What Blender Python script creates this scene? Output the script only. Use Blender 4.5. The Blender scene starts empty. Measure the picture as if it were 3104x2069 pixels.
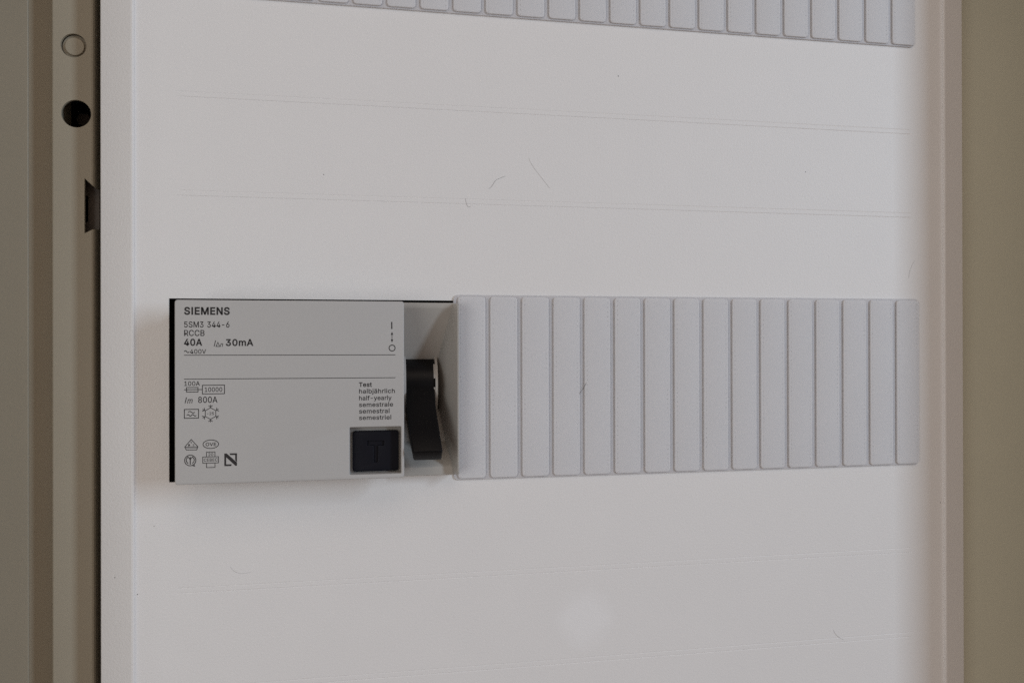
import bpy, bmesh, math, random
from mathutils import Vector
random.seed(7)
# ---------------------------------------------------------------- camera, world, lights, exposure
S = bpy.context.scene
COL = S.collection
cam_data = bpy.data.cameras.new("camera")
cam = bpy.data.objects.new("camera", cam_data)
COL.objects.link(cam)
cam.location = (0.051923, -0.204545, 0.01218)
cam.rotation_euler = (math.radians(90.1206), math.radians(0.1156), math.radians(-9.8670))
cam_data.sensor_width = 36.0
cam_data.lens = 26.02
cam_data.clip_start = 0.005
cam_data.clip_end = 20.0
S.camera = cam
S.cycles.use_denoising = False

world = bpy.data.worlds.new("World")
S.world = world
world.use_nodes = True
bg = world.node_tree.nodes["Background"]
bg.inputs[0].default_value = (1.0, 0.77, 0.64, 1)
bg.inputs[1].default_value = 0.175


def area_light(name, loc, target, size_x, size_y, power, color):
    d = bpy.data.lights.new(name, 'AREA')
    d.shape = 'RECTANGLE'
    d.size, d.size_y = size_x, size_y
    d.energy = power
    d.color = color
    o = bpy.data.objects.new(name, d)
    COL.objects.link(o)
    o.location = loc
    o.rotation_euler = (Vector(target) - Vector(loc)).to_track_quat('-Z', 'Y').to_euler()
    return o


area_light("side_window", (1.40, -1.27, 0.45), (0.1, 0, 0.0), 0.20, 0.9, 11.6, (0.70, 0.85, 1.0))
area_light("ceiling_light", (0.15, -1.00, 1.00), (0.1, 0, -0.05), 0.9, 0.6, 1.7, (1.0, 0.84, 0.70))
area_light("left_fill", (-0.50, -0.80, -0.02), (0.1, 0, 0.0), 0.5, 0.55, 1.65, (0.97, 1.0, 0.98))  # added fill from the left that softens the breaker's shadows

S.view_settings.view_transform = 'Standard'
S.view_settings.look = 'None'
S.view_settings.exposure = 0.26
S.view_settings.gamma = 1.0
S.view_settings.use_curve_mapping = False

# ---------------------------------------------------------------- helpers (millimetres: X right, V up, h towards the viewer)
MM = 0.001
ORIGIN = {}


def W(p):
    return Vector((p[0] * MM, -p[2] * MM, p[1] * MM))


def prop(o, label=None, cat=None, group=None, kind=None):
    for k, v in (("label", label), ("category", cat), ("group", group), ("kind", kind)):
        if v:
            o[k] = v
    return o


def thing(name, base, label, cat, group=None):
    o = bpy.data.objects.new(name, None)
    o.empty_display_size = 0.01
    COL.objects.link(o)
    o.location = W(base)
    ORIGIN[o] = W(base)
    return prop(o, label, cat, group)


def link(name, me, centre, parent=None):
    o = bpy.data.objects.new(name, me)
    COL.objects.link(o)
    ORIGIN[o] = centre
    if parent:
        o.parent = parent
        o.location = centre - ORIGIN[parent]
    else:
        o.location = centre
    return o


def finish(me, mat, angle=32):
    me.materials.clear()
    me.materials.append(mat)
    for p in me.polygons:
        p.use_smooth = True
    me.set_sharp_from_angle(angle=math.radians(angle))
    return me


def solid(name, verts, faces, mat, parent=None, bevel=0.0, seg=2, angle=32, recalc=True):
    """verts in (X, V, h) mm -> one mesh object whose origin is its centre"""
    ws = [W(v) for v in verts]
    lo = Vector([min(v[i] for v in ws) for i in range(3)])
    hi = Vector([max(v[i] for v in ws) for i in range(3)])
    c = (lo + hi) / 2
    bm = bmesh.new()
    bv = [bm.verts.new(v - c) for v in ws]
    for f in faces:
        bm.faces.new([bv[i] for i in f])
    if recalc:
        bmesh.ops.recalc_face_normals(bm, faces=bm.faces)
    if bevel:
        es = [e for e in bm.edges if len(e.link_faces) == 2 and e.calc_face_angle(0) > math.radians(25)]
        bmesh.ops.bevel(bm, geom=es, offset=bevel * MM, segments=seg, profile=0.5, affect='EDGES', clamp_overlap=True)
    me = bpy.data.meshes.new(name)
    bm.to_mesh(me)
    bm.free()
    return link(name, finish(me, mat, angle), c, parent)


def box(name, x0, x1, v0, v1, h0, h1, mat, parent=None, bevel=0.3, seg=2):
    vs = [(x, v, h) for h in (h0, h1) for v in (v0, v1) for x in (x0, x1)]
    fs = [(0, 1, 3, 2), (4, 6, 7, 5), (0, 4, 5, 1), (2, 3, 7, 6), (0, 2, 6, 4), (1, 5, 7, 3)]
    return solid(name, vs, fs, mat, parent, bevel, seg)


def prism_x(name, poly, x0, x1, mat, parent=None, bevel=0.0, seg=2):
    """closed (V, h) polygon extruded along X"""
    n = len(poly)
    vs = [(x0, v, h) for v, h in poly] + [(x1, v, h) for v, h in poly]
    fs = [tuple(range(n)), tuple(range(2 * n - 1, n - 1, -1))]
    fs += [(i, (i + 1) % n, n + (i + 1) % n, n + i) for i in range(n)]
    return solid(name, vs, fs, mat, parent, bevel, seg)


def prism_v(name, poly, v0, v1, mat, parent=None, bevel=0.0, seg=2, angle=32):
    """closed (X, h) polygon extruded along V"""
    n = len(poly)
    vs = [(x, v0, h) for x, h in poly] + [(x, v1, h) for x, h in poly]
    fs = [tuple(range(n)), tuple(range(2 * n - 1, n - 1, -1))]
    fs += [(i, (i + 1) % n, n + (i + 1) % n, n + i) for i in range(n)]
    return solid(name, vs, fs, mat, parent, bevel, seg, angle)


def rrect(x0, x1, v0, v1, r, n=5):
    pts = []
    for cx, cv, a0 in ((x1 - r, v1 - r, 0), (x0 + r, v1 - r, 90), (x0 + r, v0 + r, 180), (x1 - r, v0 + r, 270)):
        for i in range(n + 1):
            a = math.radians(a0 + 90 * i / n)
            pts.append((cx + r * math.cos(a), cv + r * math.sin(a)))
    return pts


def curve_mesh(cu, name):
    """evaluate a curve/text made in mm in its XY plane -> mesh (X, V, h) in metres, centred; returns mesh, centre"""
    o = bpy.data.objects.new("tmp", cu)
    COL.objects.link(o)
    dg = bpy.context.evaluated_depsgraph_get()
    me = bpy.data.meshes.new_from_object(o.evaluated_get(dg))
    bpy.data.objects.remove(o)
    me.name = name
    return me


def recentre(me):
    ws = [v.co.copy() for v in me.vertices]
    lo = Vector([min(v[i] for v in ws) for i in range(3)])
    hi = Vector([max(v[i] for v in ws) for i in range(3)])
    c = (lo + hi) / 2
    for v in me.vertices:
        v.co = v.co - c
    return c


def slab(name, outlines, h0, h1, mat, parent=None, bevel=0.2, res=2, angle=32):
    """flat plate with real holes: first outline is the rim, the others are openings"""
    cu = bpy.data.curves.new(name, 'CURVE')
    cu.dimensions = '2D'
    cu.fill_mode = 'BOTH'
    for ol in outlines:
        sp = cu.splines.new('POLY')
        sp.points.add(len(ol) - 1)
        for p, (x, v) in zip(sp.points, ol):
            p.co = (x, v, 0, 1)
        sp.use_cyclic_u = True
    t = h1 - h0
    cu.extrude = t / 2 - bevel
    cu.bevel_depth = bevel
    cu.bevel_resolution = res
    cu.offset = -bevel
    me = curve_mesh(cu, name)
    for v in me.vertices:
        x, y, z = v.co
        v.co = W((x, y, z + (h0 + h1) / 2))
    bm = bmesh.new()
    bm.from_mesh(me)
    bmesh.ops.remove_doubles(bm, verts=bm.verts, dist=1e-7)
    bmesh.ops.recalc_face_normals(bm, faces=bm.faces)
    bm.to_mesh(me)
    bm.free()
    c = recentre(me)
    return link(name, finish(me, mat, angle), c, parent)


# outlines of the sans-serif letters (10 units to the em): advance, contours as x,y,x,y,...
GLYPHS = {
    '-': (4.53, [[3.37,2.44,3.37,1.88,1.14,1.88,1.14,2.44]]),
    '0': (4.53, [[2.27,-0.07,1.99,-0.05,1.74,0.01,1.51,0.11,1.3,0.24,1.11,0.41,0.95,0.62,0.8,0.86,0.69,1.13,0.6,1.44,0.53,1.78,0.49,2.14,0.48,2.54,0.49,2.94,0.53,3.3,0.6,3.64,0.69,3.95,0.81,4.22,0.95,4.47,1.12,4.67,1.3,4.84,1.51,4.98,1.74,5.08,2,5.14,2.27,5.16,2.54,5.14,2.79,5.08,3.02,4.98,3.23,4.84,3.42,4.67,3.58,4.47,3.72,4.22,3.84,3.95,3.93,3.64,4,3.3,4.04,2.94,4.05,2.54,4.04,2.14,4,1.78,3.93,1.44,3.84,1.13,3.73,0.86,3.59,0.62,3.42,0.41,3.23,0.24,3.02,0.11,2.79,0.01,2.54,-0.05], [2.27,0.5,2.45,0.51,2.61,0.56,2.76,0.63,2.9,0.74,3.03,0.87,3.13,1.03,3.23,1.22,3.3,1.44,3.36,1.68,3.4,1.94,3.43,2.23,3.44,2.54,3.43,2.85,3.4,3.14,3.36,3.41,3.3,3.65,3.23,3.87,3.13,4.05,3.03,4.22,2.9,4.35,2.76,4.46,2.61,4.53,2.45,4.58,2.27,4.6,2.09,4.58,1.92,4.53,1.77,4.46,1.63,4.35,1.51,4.22,1.4,4.05,1.31,3.87,1.23,3.65,1.17,3.41,1.13,3.14,1.1,2.85,1.09,2.54,1.1,2.23,1.13,1.94,1.17,1.68,1.23,1.44,1.31,1.22,1.4,1.03,1.51,0.87,1.63,0.74,1.77,0.63,1.92,0.56,2.09,0.51]]),
    '1': (4.53, [[0.76,0,0.76,0.55,3.91,0.55,3.91,0], [2.76,5.09,2.76,0,2.12,0,2.12,4.48,0.86,3.58,0.86,4.27,1.98,5.09]]),
    '2': (4.53, [[0.64,0,0.64,0.47,2.34,2.29,2.82,2.82,2.91,2.94,2.99,3.05,3.05,3.16,3.11,3.27,3.15,3.37,3.18,3.48,3.2,3.6,3.2,3.71,3.19,3.85,3.17,3.97,3.13,4.08,3.08,4.19,3.01,4.28,2.93,4.36,2.83,4.43,2.73,4.49,2.62,4.54,2.5,4.57,2.37,4.59,2.24,4.6,2.09,4.59,1.96,4.57,1.84,4.53,1.72,4.47,1.62,4.41,1.53,4.33,1.45,4.24,1.39,4.13,1.34,4.02,1.3,3.9,1.28,3.76,1.27,3.62,0.66,3.62,0.67,3.84,0.71,4.05,0.77,4.24,0.86,4.42,0.98,4.59,1.11,4.73,1.26,4.86,1.43,4.96,1.62,5.05,1.82,5.11,2.03,5.14,2.25,5.16,2.47,5.14,2.68,5.11,2.88,5.05,3.06,4.97,3.23,4.86,3.37,4.74,3.5,4.61,3.61,4.45,3.7,4.28,3.76,4.11,3.8,3.92,3.81,3.72,3.8,3.58,3.78,3.45,3.75,3.31,3.71,3.18,3.65,3.04,3.57,2.9,3.47,2.75,3.36,2.59,2.67,1.8,1.53,0.6,1.53,0.57,3.89,0.57,3.89,0]]),
    '3': (4.53, [[2.18,-0.07,1.95,-0.06,1.73,-0.03,1.52,0.02,1.33,0.1,1.14,0.19,0.98,0.3,0.83,0.43,0.7,0.57,0.6,0.74,0.52,0.91,0.46,1.11,0.44,1.32,1.09,1.32,1.11,1.19,1.15,1.07,1.2,0.97,1.26,0.87,1.34,0.78,1.44,0.71,1.54,0.64,1.65,0.59,1.78,0.55,1.91,0.52,2.04,0.5,2.19,0.5,2.34,0.51,2.48,0.53,2.62,0.56,2.75,0.61,2.87,0.67,2.97,0.74,3.07,0.83,3.15,0.93,3.21,1.04,3.25,1.16,3.28,1.3,3.29,1.45,3.28,1.58,3.26,1.72,3.22,1.84,3.16,1.96,3.08,2.07,2.99,2.17,2.88,2.26,2.75,2.34,2.6,2.4,2.42,2.44,2.23,2.47,2.01,2.48,1.57,2.48,1.57,2.99,2.88,4.48,2.88,4.52,0.7,4.52,0.7,5.09,3.72,5.09,3.72,4.61,2.11,2.78,2.11,2.89,2.39,2.9,2.64,2.88,2.87,2.84,3.08,2.76,3.27,2.65,3.44,2.53,3.59,2.39,3.71,2.22,3.81,2.05,3.87,1.86,3.92,1.66,3.93,1.45,3.92,1.23,3.87,1.03,3.8,0.84,3.7,0.66,3.58,0.5,3.44,0.36,3.27,0.23,3.09,0.12,2.88,0.04,2.66,-0.02,2.43,-0.06]]),
    '4': (4.53, [[0.4,1.05,0.4,1.58,2.47,5.09,3.11,5.09,1.09,1.66,1.09,1.63,4.13,1.63,4.13,1.05], [2.82,0,2.82,1.21,2.82,1.46,2.82,3.18,3.43,3.18,3.43,0]]),
    '5': (4.53, [[2.21,-0.07,1.99,-0.06,1.78,-0.02,1.59,0.03,1.4,0.11,1.23,0.21,1.08,0.32,0.94,0.45,0.83,0.6,0.73,0.76,0.66,0.93,0.62,1.11,0.6,1.3,1.22,1.3,1.24,1.19,1.27,1.08,1.32,0.98,1.38,0.89,1.45,0.8,1.54,0.73,1.63,0.66,1.73,0.6,1.84,0.56,1.96,0.52,2.08,0.5,2.21,0.5,2.36,0.51,2.5,0.53,2.64,0.58,2.76,0.64,2.88,0.72,2.98,0.82,3.07,0.92,3.14,1.04,3.2,1.17,3.24,1.31,3.27,1.46,3.28,1.62,3.27,1.78,3.24,1.93,3.2,2.08,3.14,2.21,3.06,2.33,2.97,2.44,2.86,2.54,2.75,2.62,2.62,2.69,2.48,2.73,2.33,2.76,2.18,2.77,2.05,2.76,1.92,2.75,1.8,2.72,1.67,2.68,1.56,2.64,1.45,2.58,1.36,2.52,1.28,2.46,0.67,2.53,0.96,5.09,3.66,5.09,3.66,4.52,1.51,4.52,1.34,3.01,1.45,3.08,1.55,3.15,1.66,3.2,1.78,3.25,1.9,3.29,2.03,3.31,2.16,3.33,2.29,3.34,2.47,3.33,2.63,3.3,2.79,3.26,2.94,3.21,3.08,3.14,3.21,3.06,3.34,2.96,3.45,2.85,3.55,2.73,3.64,2.6,3.72,2.46,3.79,2.31,3.84,2.15,3.88,1.99,3.9,1.81,3.91,1.63,3.9,1.39,3.85,1.17,3.79,0.95,3.69,0.76,3.57,0.57,3.43,0.41,3.27,0.27,3.09,0.15,2.89,0.06,2.68,-0.01,2.45,-0.05]]),
    '6': (4.53, [[2.26,-0.07,2.03,-0.05,1.82,-0.01,1.61,0.05,1.42,0.15,1.25,0.26,1.09,0.4,0.96,0.56,0.84,0.74,0.75,0.94,0.69,1.15,0.65,1.38,0.64,1.62,0.65,1.8,0.68,1.99,0.73,2.19,0.8,2.39,0.89,2.61,1.02,2.85,1.18,3.11,1.37,3.4,2.52,5.09,3.22,5.09,1.51,2.61,1.45,2.61,1.49,2.68,1.54,2.75,1.59,2.81,1.65,2.88,1.72,2.93,1.79,2.99,1.87,3.03,1.96,3.07,2.05,3.1,2.14,3.12,2.24,3.14,2.35,3.14,2.57,3.13,2.78,3.09,2.98,3.03,3.16,2.95,3.32,2.84,3.46,2.71,3.59,2.57,3.7,2.4,3.78,2.21,3.84,2.01,3.88,1.8,3.89,1.57,3.88,1.34,3.84,1.12,3.77,0.92,3.68,0.73,3.56,0.55,3.43,0.39,3.27,0.26,3.1,0.14,2.91,0.05,2.71,-0.02,2.49,-0.06], [2.26,0.48,2.41,0.49,2.54,0.52,2.67,0.56,2.79,0.63,2.89,0.7,2.99,0.79,3.07,0.9,3.14,1.01,3.2,1.14,3.24,1.28,3.27,1.42,3.27,1.57,3.27,1.73,3.24,1.87,3.2,2.01,3.14,2.13,3.07,2.25,2.99,2.35,2.89,2.44,2.79,2.51,2.67,2.58,2.54,2.62,2.41,2.64,2.26,2.65,2.12,2.64,1.98,2.62,1.86,2.58,1.74,2.52,1.63,2.44,1.53,2.35,1.45,2.25,1.38,2.14,1.32,2.01,1.28,1.88,1.26,1.74,1.25,1.58,1.26,1.43,1.28,1.28,1.32,1.14,1.38,1.02,1.45,0.9,1.53,0.79,1.63,0.7,1.74,0.63,1.86,0.56,1.98,0.52,2.12,0.49]]),
    '7': (4.53, [[0.97,0,3.23,4.48,3.23,4.52,0.62,4.52,0.62,5.09,3.91,5.09,3.91,4.49,1.65,0]]),
    '8': (4.53, [[2.26,-0.07,2.01,-0.06,1.78,-0.02,1.56,0.03,1.36,0.11,1.17,0.21,1.01,0.33,0.86,0.47,0.74,0.62,0.64,0.78,0.57,0.96,0.53,1.15,0.52,1.35,0.53,1.51,0.55,1.66,0.59,1.81,0.65,1.95,0.72,2.08,0.81,2.2,0.9,2.31,1.01,2.41,1.13,2.49,1.25,2.56,1.39,2.61,1.53,2.65,1.35,2.73,1.19,2.82,1.05,2.93,0.93,3.08,0.83,3.24,0.76,3.42,0.72,3.6,0.7,3.8,0.72,3.99,0.75,4.17,0.82,4.34,0.9,4.5,1.01,4.64,1.14,4.77,1.29,4.88,1.46,4.98,1.64,5.06,1.84,5.11,2.04,5.14,2.26,5.16,2.48,5.14,2.69,5.11,2.88,5.06,3.06,4.98,3.23,4.88,3.37,4.77,3.5,4.64,3.61,4.5,3.7,4.34,3.77,4.17,3.8,3.99,3.82,3.8,3.8,3.61,3.76,3.42,3.69,3.24,3.59,3.08,3.47,2.93,3.33,2.82,3.18,2.73,3,2.67,3.14,2.61,3.27,2.56,3.39,2.49,3.51,2.41,3.62,2.31,3.72,2.2,3.8,2.08,3.87,1.95,3.93,1.81,3.97,1.66,4,1.51,4.01,1.35,3.99,1.15,3.95,0.96,3.88,0.78,3.78,0.62,3.66,0.47,3.52,0.33,3.35,0.21,3.17,0.11,2.96,0.03,2.75,-0.02,2.51,-0.06], [2.26,0.49,2.43,0.5,2.58,0.52,2.72,0.55,2.85,0.6,2.96,0.66,3.07,0.74,3.15,0.82,3.23,0.91,3.29,1.02,3.33,1.13,3.36,1.26,3.37,1.39,3.36,1.52,3.33,1.65,3.29,1.77,3.22,1.89,3.14,1.99,3.05,2.08,2.95,2.16,2.83,2.23,2.7,2.28,2.56,2.32,2.42,2.34,2.26,2.35,2.11,2.34,1.96,2.32,1.82,2.28,1.69,2.23,1.57,2.16,1.47,2.08,1.38,1.99,1.3,1.89,1.23,1.77,1.19,1.65,1.16,1.52,1.15,1.39,1.16,1.26,1.19,1.13,1.23,1.02,1.29,0.91,1.36,0.82,1.45,0.74,1.56,0.66,1.67,0.6,1.8,0.55,1.95,0.52,2.1,0.5], [2.26,2.9,2.39,2.9,2.52,2.92,2.63,2.96,2.74,3,2.84,3.06,2.93,3.13,3,3.21,3.07,3.3,3.12,3.41,3.16,3.51,3.18,3.63,3.19,3.76,3.18,3.88,3.16,3.99,3.13,4.1,3.08,4.2,3.01,4.29,2.94,4.37,2.85,4.44,2.75,4.49,2.64,4.54,2.52,4.57,2.4,4.59,2.26,4.6,2.13,4.59,2,4.57,1.88,4.54,1.77,4.49,1.67,4.44,1.59,4.37,1.51,4.29,1.45,4.2,1.39,4.1,1.36,3.99,1.34,3.88,1.33,3.76,1.34,3.63,1.36,3.51,1.39,3.41,1.45,3.3,1.51,3.21,1.59,3.13,1.68,3.06,1.78,3,1.89,2.96,2.01,2.92,2.13,2.9]]),
    '9': (4.53, [[2.26,5.16,2.49,5.14,2.71,5.1,2.91,5.03,3.1,4.94,3.28,4.82,3.43,4.68,3.56,4.52,3.68,4.34,3.77,4.14,3.84,3.93,3.88,3.71,3.89,3.47,3.88,3.28,3.85,3.09,3.8,2.9,3.73,2.7,3.63,2.48,3.5,2.24,3.34,1.97,3.15,1.68,2,0,1.3,0,3.01,2.48,3.07,2.48,3.03,2.4,2.99,2.34,2.94,2.27,2.87,2.21,2.81,2.15,2.73,2.1,2.65,2.06,2.57,2.02,2.48,1.99,2.38,1.96,2.28,1.95,2.18,1.95,1.95,1.96,1.75,1.99,1.55,2.06,1.37,2.14,1.21,2.25,1.06,2.37,0.94,2.52,0.83,2.69,0.74,2.87,0.68,3.07,0.65,3.29,0.64,3.52,0.65,3.75,0.69,3.97,0.75,4.17,0.85,4.36,0.96,4.54,1.1,4.69,1.25,4.83,1.43,4.94,1.62,5.04,1.82,5.1,2.03,5.14], [2.26,4.6,2.12,4.59,1.99,4.57,1.86,4.52,1.74,4.46,1.63,4.38,1.54,4.29,1.45,4.19,1.38,4.07,1.33,3.95,1.29,3.81,1.26,3.67,1.25,3.52,1.26,3.36,1.29,3.22,1.33,3.08,1.38,2.95,1.45,2.84,1.54,2.74,1.63,2.65,1.74,2.57,1.86,2.51,1.99,2.47,2.12,2.44,2.26,2.43,2.4,2.44,2.54,2.47,2.67,2.51,2.79,2.57,2.89,2.65,2.99,2.73,3.07,2.84,3.14,2.95,3.2,3.08,3.24,3.21,3.27,3.35,3.27,3.5,3.27,3.66,3.24,3.81,3.2,3.94,3.14,4.07,3.07,4.19,2.99,4.29,2.9,4.38,2.79,4.46,2.67,4.52,2.54,4.57,2.41,4.59]]),
    'A': (4.8, [[0.16,0,2.01,5.09,2.76,5.09,4.63,0,3.95,0,2.87,3.02,2.64,3.72,2.32,4.78,2.45,4.78,2.13,3.71,1.91,3.02,0.85,0], [1.1,1.42,1.1,1.99,3.7,1.99,3.7,1.42]]),
    'B': (4.56, [[0.6,0,0.6,5.09,2.41,5.09,2.66,5.08,2.89,5.04,3.1,4.99,3.29,4.91,3.45,4.81,3.59,4.69,3.71,4.56,3.81,4.42,3.88,4.26,3.94,4.1,3.97,3.92,3.98,3.74,3.97,3.58,3.95,3.44,3.92,3.31,3.87,3.2,3.8,3.1,3.73,3.01,3.65,2.93,3.56,2.86,3.47,2.8,3.36,2.75,3.26,2.7,3.15,2.67,3.15,2.62,3.27,2.61,3.39,2.57,3.51,2.52,3.63,2.45,3.74,2.37,3.85,2.27,3.94,2.16,4.02,2.03,4.09,1.89,4.14,1.73,4.17,1.55,4.18,1.36,4.17,1.17,4.13,1,4.08,0.83,4,0.67,3.9,0.52,3.77,0.39,3.62,0.28,3.44,0.18,3.24,0.1,3.01,0.04,2.75,0.01,2.47,0], [1.25,0.57,2.45,0.57,2.72,0.58,2.96,0.63,3.15,0.7,3.3,0.8,3.41,0.92,3.49,1.05,3.54,1.2,3.55,1.37,3.55,1.49,3.52,1.61,3.48,1.73,3.42,1.84,3.35,1.94,3.27,2.03,3.17,2.11,3.06,2.18,2.93,2.24,2.79,2.28,2.64,2.3,2.48,2.31,1.25,2.31], [1.25,2.85,2.38,2.85,2.52,2.86,2.65,2.88,2.77,2.91,2.88,2.96,2.99,3.02,3.08,3.09,3.16,3.17,3.23,3.26,3.29,3.37,3.33,3.48,3.35,3.59,3.36,3.72,3.34,3.88,3.3,4.03,3.23,4.17,3.13,4.29,2.99,4.39,2.83,4.46,2.63,4.5,2.4,4.52,1.25,4.52]]),
    'C': (5.1, [[2.67,-0.07,2.35,-0.05,2.05,0.01,1.77,0.11,1.5,0.25,1.26,0.42,1.04,0.63,0.86,0.88,0.7,1.15,0.57,1.46,0.48,1.79,0.42,2.15,0.4,2.54,0.42,2.93,0.48,3.29,0.57,3.62,0.7,3.93,0.86,4.21,1.04,4.45,1.26,4.66,1.5,4.84,1.77,4.98,2.05,5.08,2.35,5.14,2.67,5.16,2.86,5.15,3.05,5.13,3.23,5.09,3.4,5.04,3.57,4.98,3.73,4.9,3.88,4.81,4.02,4.71,4.15,4.6,4.27,4.47,4.38,4.33,4.48,4.18,4.56,4.02,4.63,3.85,4.69,3.67,4.73,3.48,4.08,3.48,4.05,3.61,4.01,3.73,3.95,3.84,3.89,3.95,3.82,4.04,3.75,4.13,3.66,4.21,3.57,4.28,3.48,4.35,3.37,4.4,3.27,4.45,3.15,4.49,3.04,4.52,2.92,4.54,2.8,4.55,2.67,4.56,2.45,4.54,2.23,4.5,2.03,4.43,1.84,4.32,1.66,4.19,1.5,4.03,1.37,3.85,1.25,3.64,1.16,3.4,1.09,3.14,1.05,2.85,1.03,2.54,1.05,2.23,1.09,1.94,1.16,1.68,1.25,1.45,1.37,1.23,1.51,1.05,1.66,0.89,1.84,0.76,2.03,0.66,2.23,0.59,2.45,0.54,2.67,0.53,2.8,0.53,2.92,0.55,3.04,0.57,3.15,0.6,3.27,0.64,3.37,0.69,3.48,0.74,3.57,0.81,3.66,0.88,3.75,0.96,3.82,1.05,3.89,1.14,3.95,1.25,4.01,1.36,4.05,1.48,4.08,1.6,4.73,1.6,4.69,1.42,4.63,1.24,4.57,1.07,4.48,0.91,4.38,0.76,4.28,0.62,4.16,0.49,4.02,0.38,3.88,0.28,3.73,0.19,3.57,0.11,3.41,0.05,3.23,-0,3.05,-0.04,2.86,-0.06]]),
    'D': (5.02, [[2.19,0,0.96,0,0.96,0.57,2.15,0.57,2.44,0.58,2.72,0.63,2.96,0.7,3.18,0.81,3.37,0.94,3.54,1.1,3.68,1.28,3.79,1.49,3.88,1.72,3.94,1.98,3.98,2.26,3.99,2.55,3.98,2.85,3.94,3.12,3.88,3.37,3.79,3.61,3.68,3.81,3.54,3.99,3.38,4.15,3.2,4.28,2.99,4.38,2.75,4.46,2.49,4.5,2.21,4.52,0.93,4.52,0.93,5.09,2.25,5.09,2.61,5.07,2.94,5.01,3.25,4.92,3.53,4.78,3.77,4.61,3.99,4.41,4.18,4.18,4.33,3.91,4.46,3.61,4.55,3.29,4.6,2.93,4.62,2.55,4.6,2.17,4.55,1.81,4.46,1.49,4.33,1.19,4.17,0.92,3.98,0.68,3.76,0.48,3.51,0.31,3.22,0.17,2.91,0.08,2.56,0.02], [1.25,5.09,1.25,0,0.6,0,0.6,5.09]]),
    'E': (4.19, [[0.6,0,0.6,5.09,3.72,5.09,3.72,4.52,1.25,4.52,1.25,2.86,3.55,2.86,3.55,2.29,1.25,2.29,1.25,0.57,3.75,0.57,3.75,0]]),
    'I': (3, [[0.31,0,0.31,0.57,1.18,0.57,1.18,4.52,0.31,4.52,0.31,5.09,2.69,5.09,2.69,4.52,1.83,4.52,1.83,0.57,2.69,0.57,2.69,0]]),
    'M': (6.28, [[0.6,0,0.6,5.09,1.52,5.09,2.77,1.87,2.87,1.59,2.99,1.23,3.11,0.84,3.22,0.49,3.07,0.49,3.18,0.83,3.3,1.21,3.42,1.58,3.52,1.87,4.76,5.09,5.68,5.09,5.68,0,5.04,0,5.04,2.91,5.04,3.27,5.05,3.69,5.06,4.13,5.07,4.57,5.13,4.57,4.98,4.09,4.82,3.63,4.67,3.22,4.56,2.91,3.42,0,2.86,0,1.7,2.91,1.59,3.21,1.45,3.61,1.29,4.08,1.12,4.57,1.19,4.57,1.2,4.16,1.21,3.72,1.22,3.28,1.22,2.91,1.22,0]]),
    'N': (5.23, [[0.6,0,0.6,5.09,1.36,5.09,3.43,1.83,3.63,1.51,3.88,1.07,4.14,0.55,4.05,0.54,4.01,1.08,3.99,1.57,3.99,1.95,3.99,5.09,4.63,5.09,4.63,0,3.87,0,2.02,2.9,1.77,3.31,1.48,3.81,1.08,4.52,1.19,4.54,1.22,3.84,1.24,3.28,1.25,2.91,1.25,0]]),
    'O': (5.33, [[2.67,-0.07,2.35,-0.05,2.05,0.01,1.77,0.11,1.5,0.25,1.26,0.42,1.05,0.63,0.86,0.88,0.7,1.15,0.57,1.46,0.48,1.79,0.42,2.15,0.4,2.54,0.42,2.93,0.48,3.29,0.57,3.62,0.7,3.93,0.86,4.21,1.05,4.45,1.26,4.66,1.5,4.84,1.77,4.98,2.05,5.08,2.35,5.14,2.67,5.16,2.99,5.14,3.29,5.08,3.57,4.98,3.84,4.84,4.08,4.66,4.29,4.45,4.48,4.21,4.64,3.93,4.77,3.62,4.86,3.29,4.91,2.93,4.93,2.54,4.91,2.15,4.86,1.79,4.77,1.46,4.64,1.15,4.48,0.88,4.29,0.63,4.08,0.42,3.84,0.25,3.57,0.11,3.29,0.01,2.99,-0.05], [2.67,0.53,2.89,0.54,3.1,0.59,3.3,0.66,3.49,0.76,3.67,0.89,3.83,1.05,3.96,1.23,4.08,1.44,4.18,1.68,4.25,1.94,4.29,2.23,4.3,2.54,4.29,2.86,4.25,3.14,4.18,3.41,4.08,3.65,3.96,3.86,3.83,4.04,3.67,4.2,3.49,4.33,3.3,4.43,3.1,4.5,2.89,4.54,2.67,4.56,2.45,4.54,2.23,4.5,2.03,4.43,1.84,4.33,1.67,4.2,1.51,4.04,1.37,3.85,1.25,3.64,1.16,3.4,1.09,3.14,1.05,2.85,1.03,2.54,1.05,2.23,1.09,1.94,1.16,1.68,1.25,1.44,1.37,1.23,1.51,1.05,1.67,0.89,1.84,0.76,2.03,0.66,2.23,0.59,2.45,0.54]]),
    'R': (4.49, [[0.6,0,0.6,5.09,2.36,5.09,2.64,5.07,2.9,5.04,3.13,4.97,3.33,4.89,3.51,4.78,3.67,4.65,3.8,4.5,3.9,4.33,3.99,4.15,4.05,3.95,4.08,3.74,4.09,3.52,4.08,3.3,4.05,3.09,3.99,2.9,3.9,2.71,3.8,2.55,3.67,2.4,3.51,2.28,3.33,2.17,3.12,2.09,2.89,2.03,2.64,1.99,2.36,1.98,0.96,1.98,0.96,2.55,2.34,2.55,2.52,2.56,2.69,2.58,2.84,2.62,2.98,2.67,3.09,2.73,3.19,2.81,3.27,2.9,3.34,3,3.39,3.12,3.42,3.24,3.44,3.38,3.45,3.52,3.44,3.67,3.42,3.8,3.39,3.93,3.34,4.05,3.27,4.15,3.19,4.25,3.09,4.33,2.98,4.4,2.84,4.45,2.69,4.49,2.52,4.51,2.33,4.52,1.25,4.52,1.25,0], [3.53,0,2.3,2.29,3.03,2.29,4.28,0]]),
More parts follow.
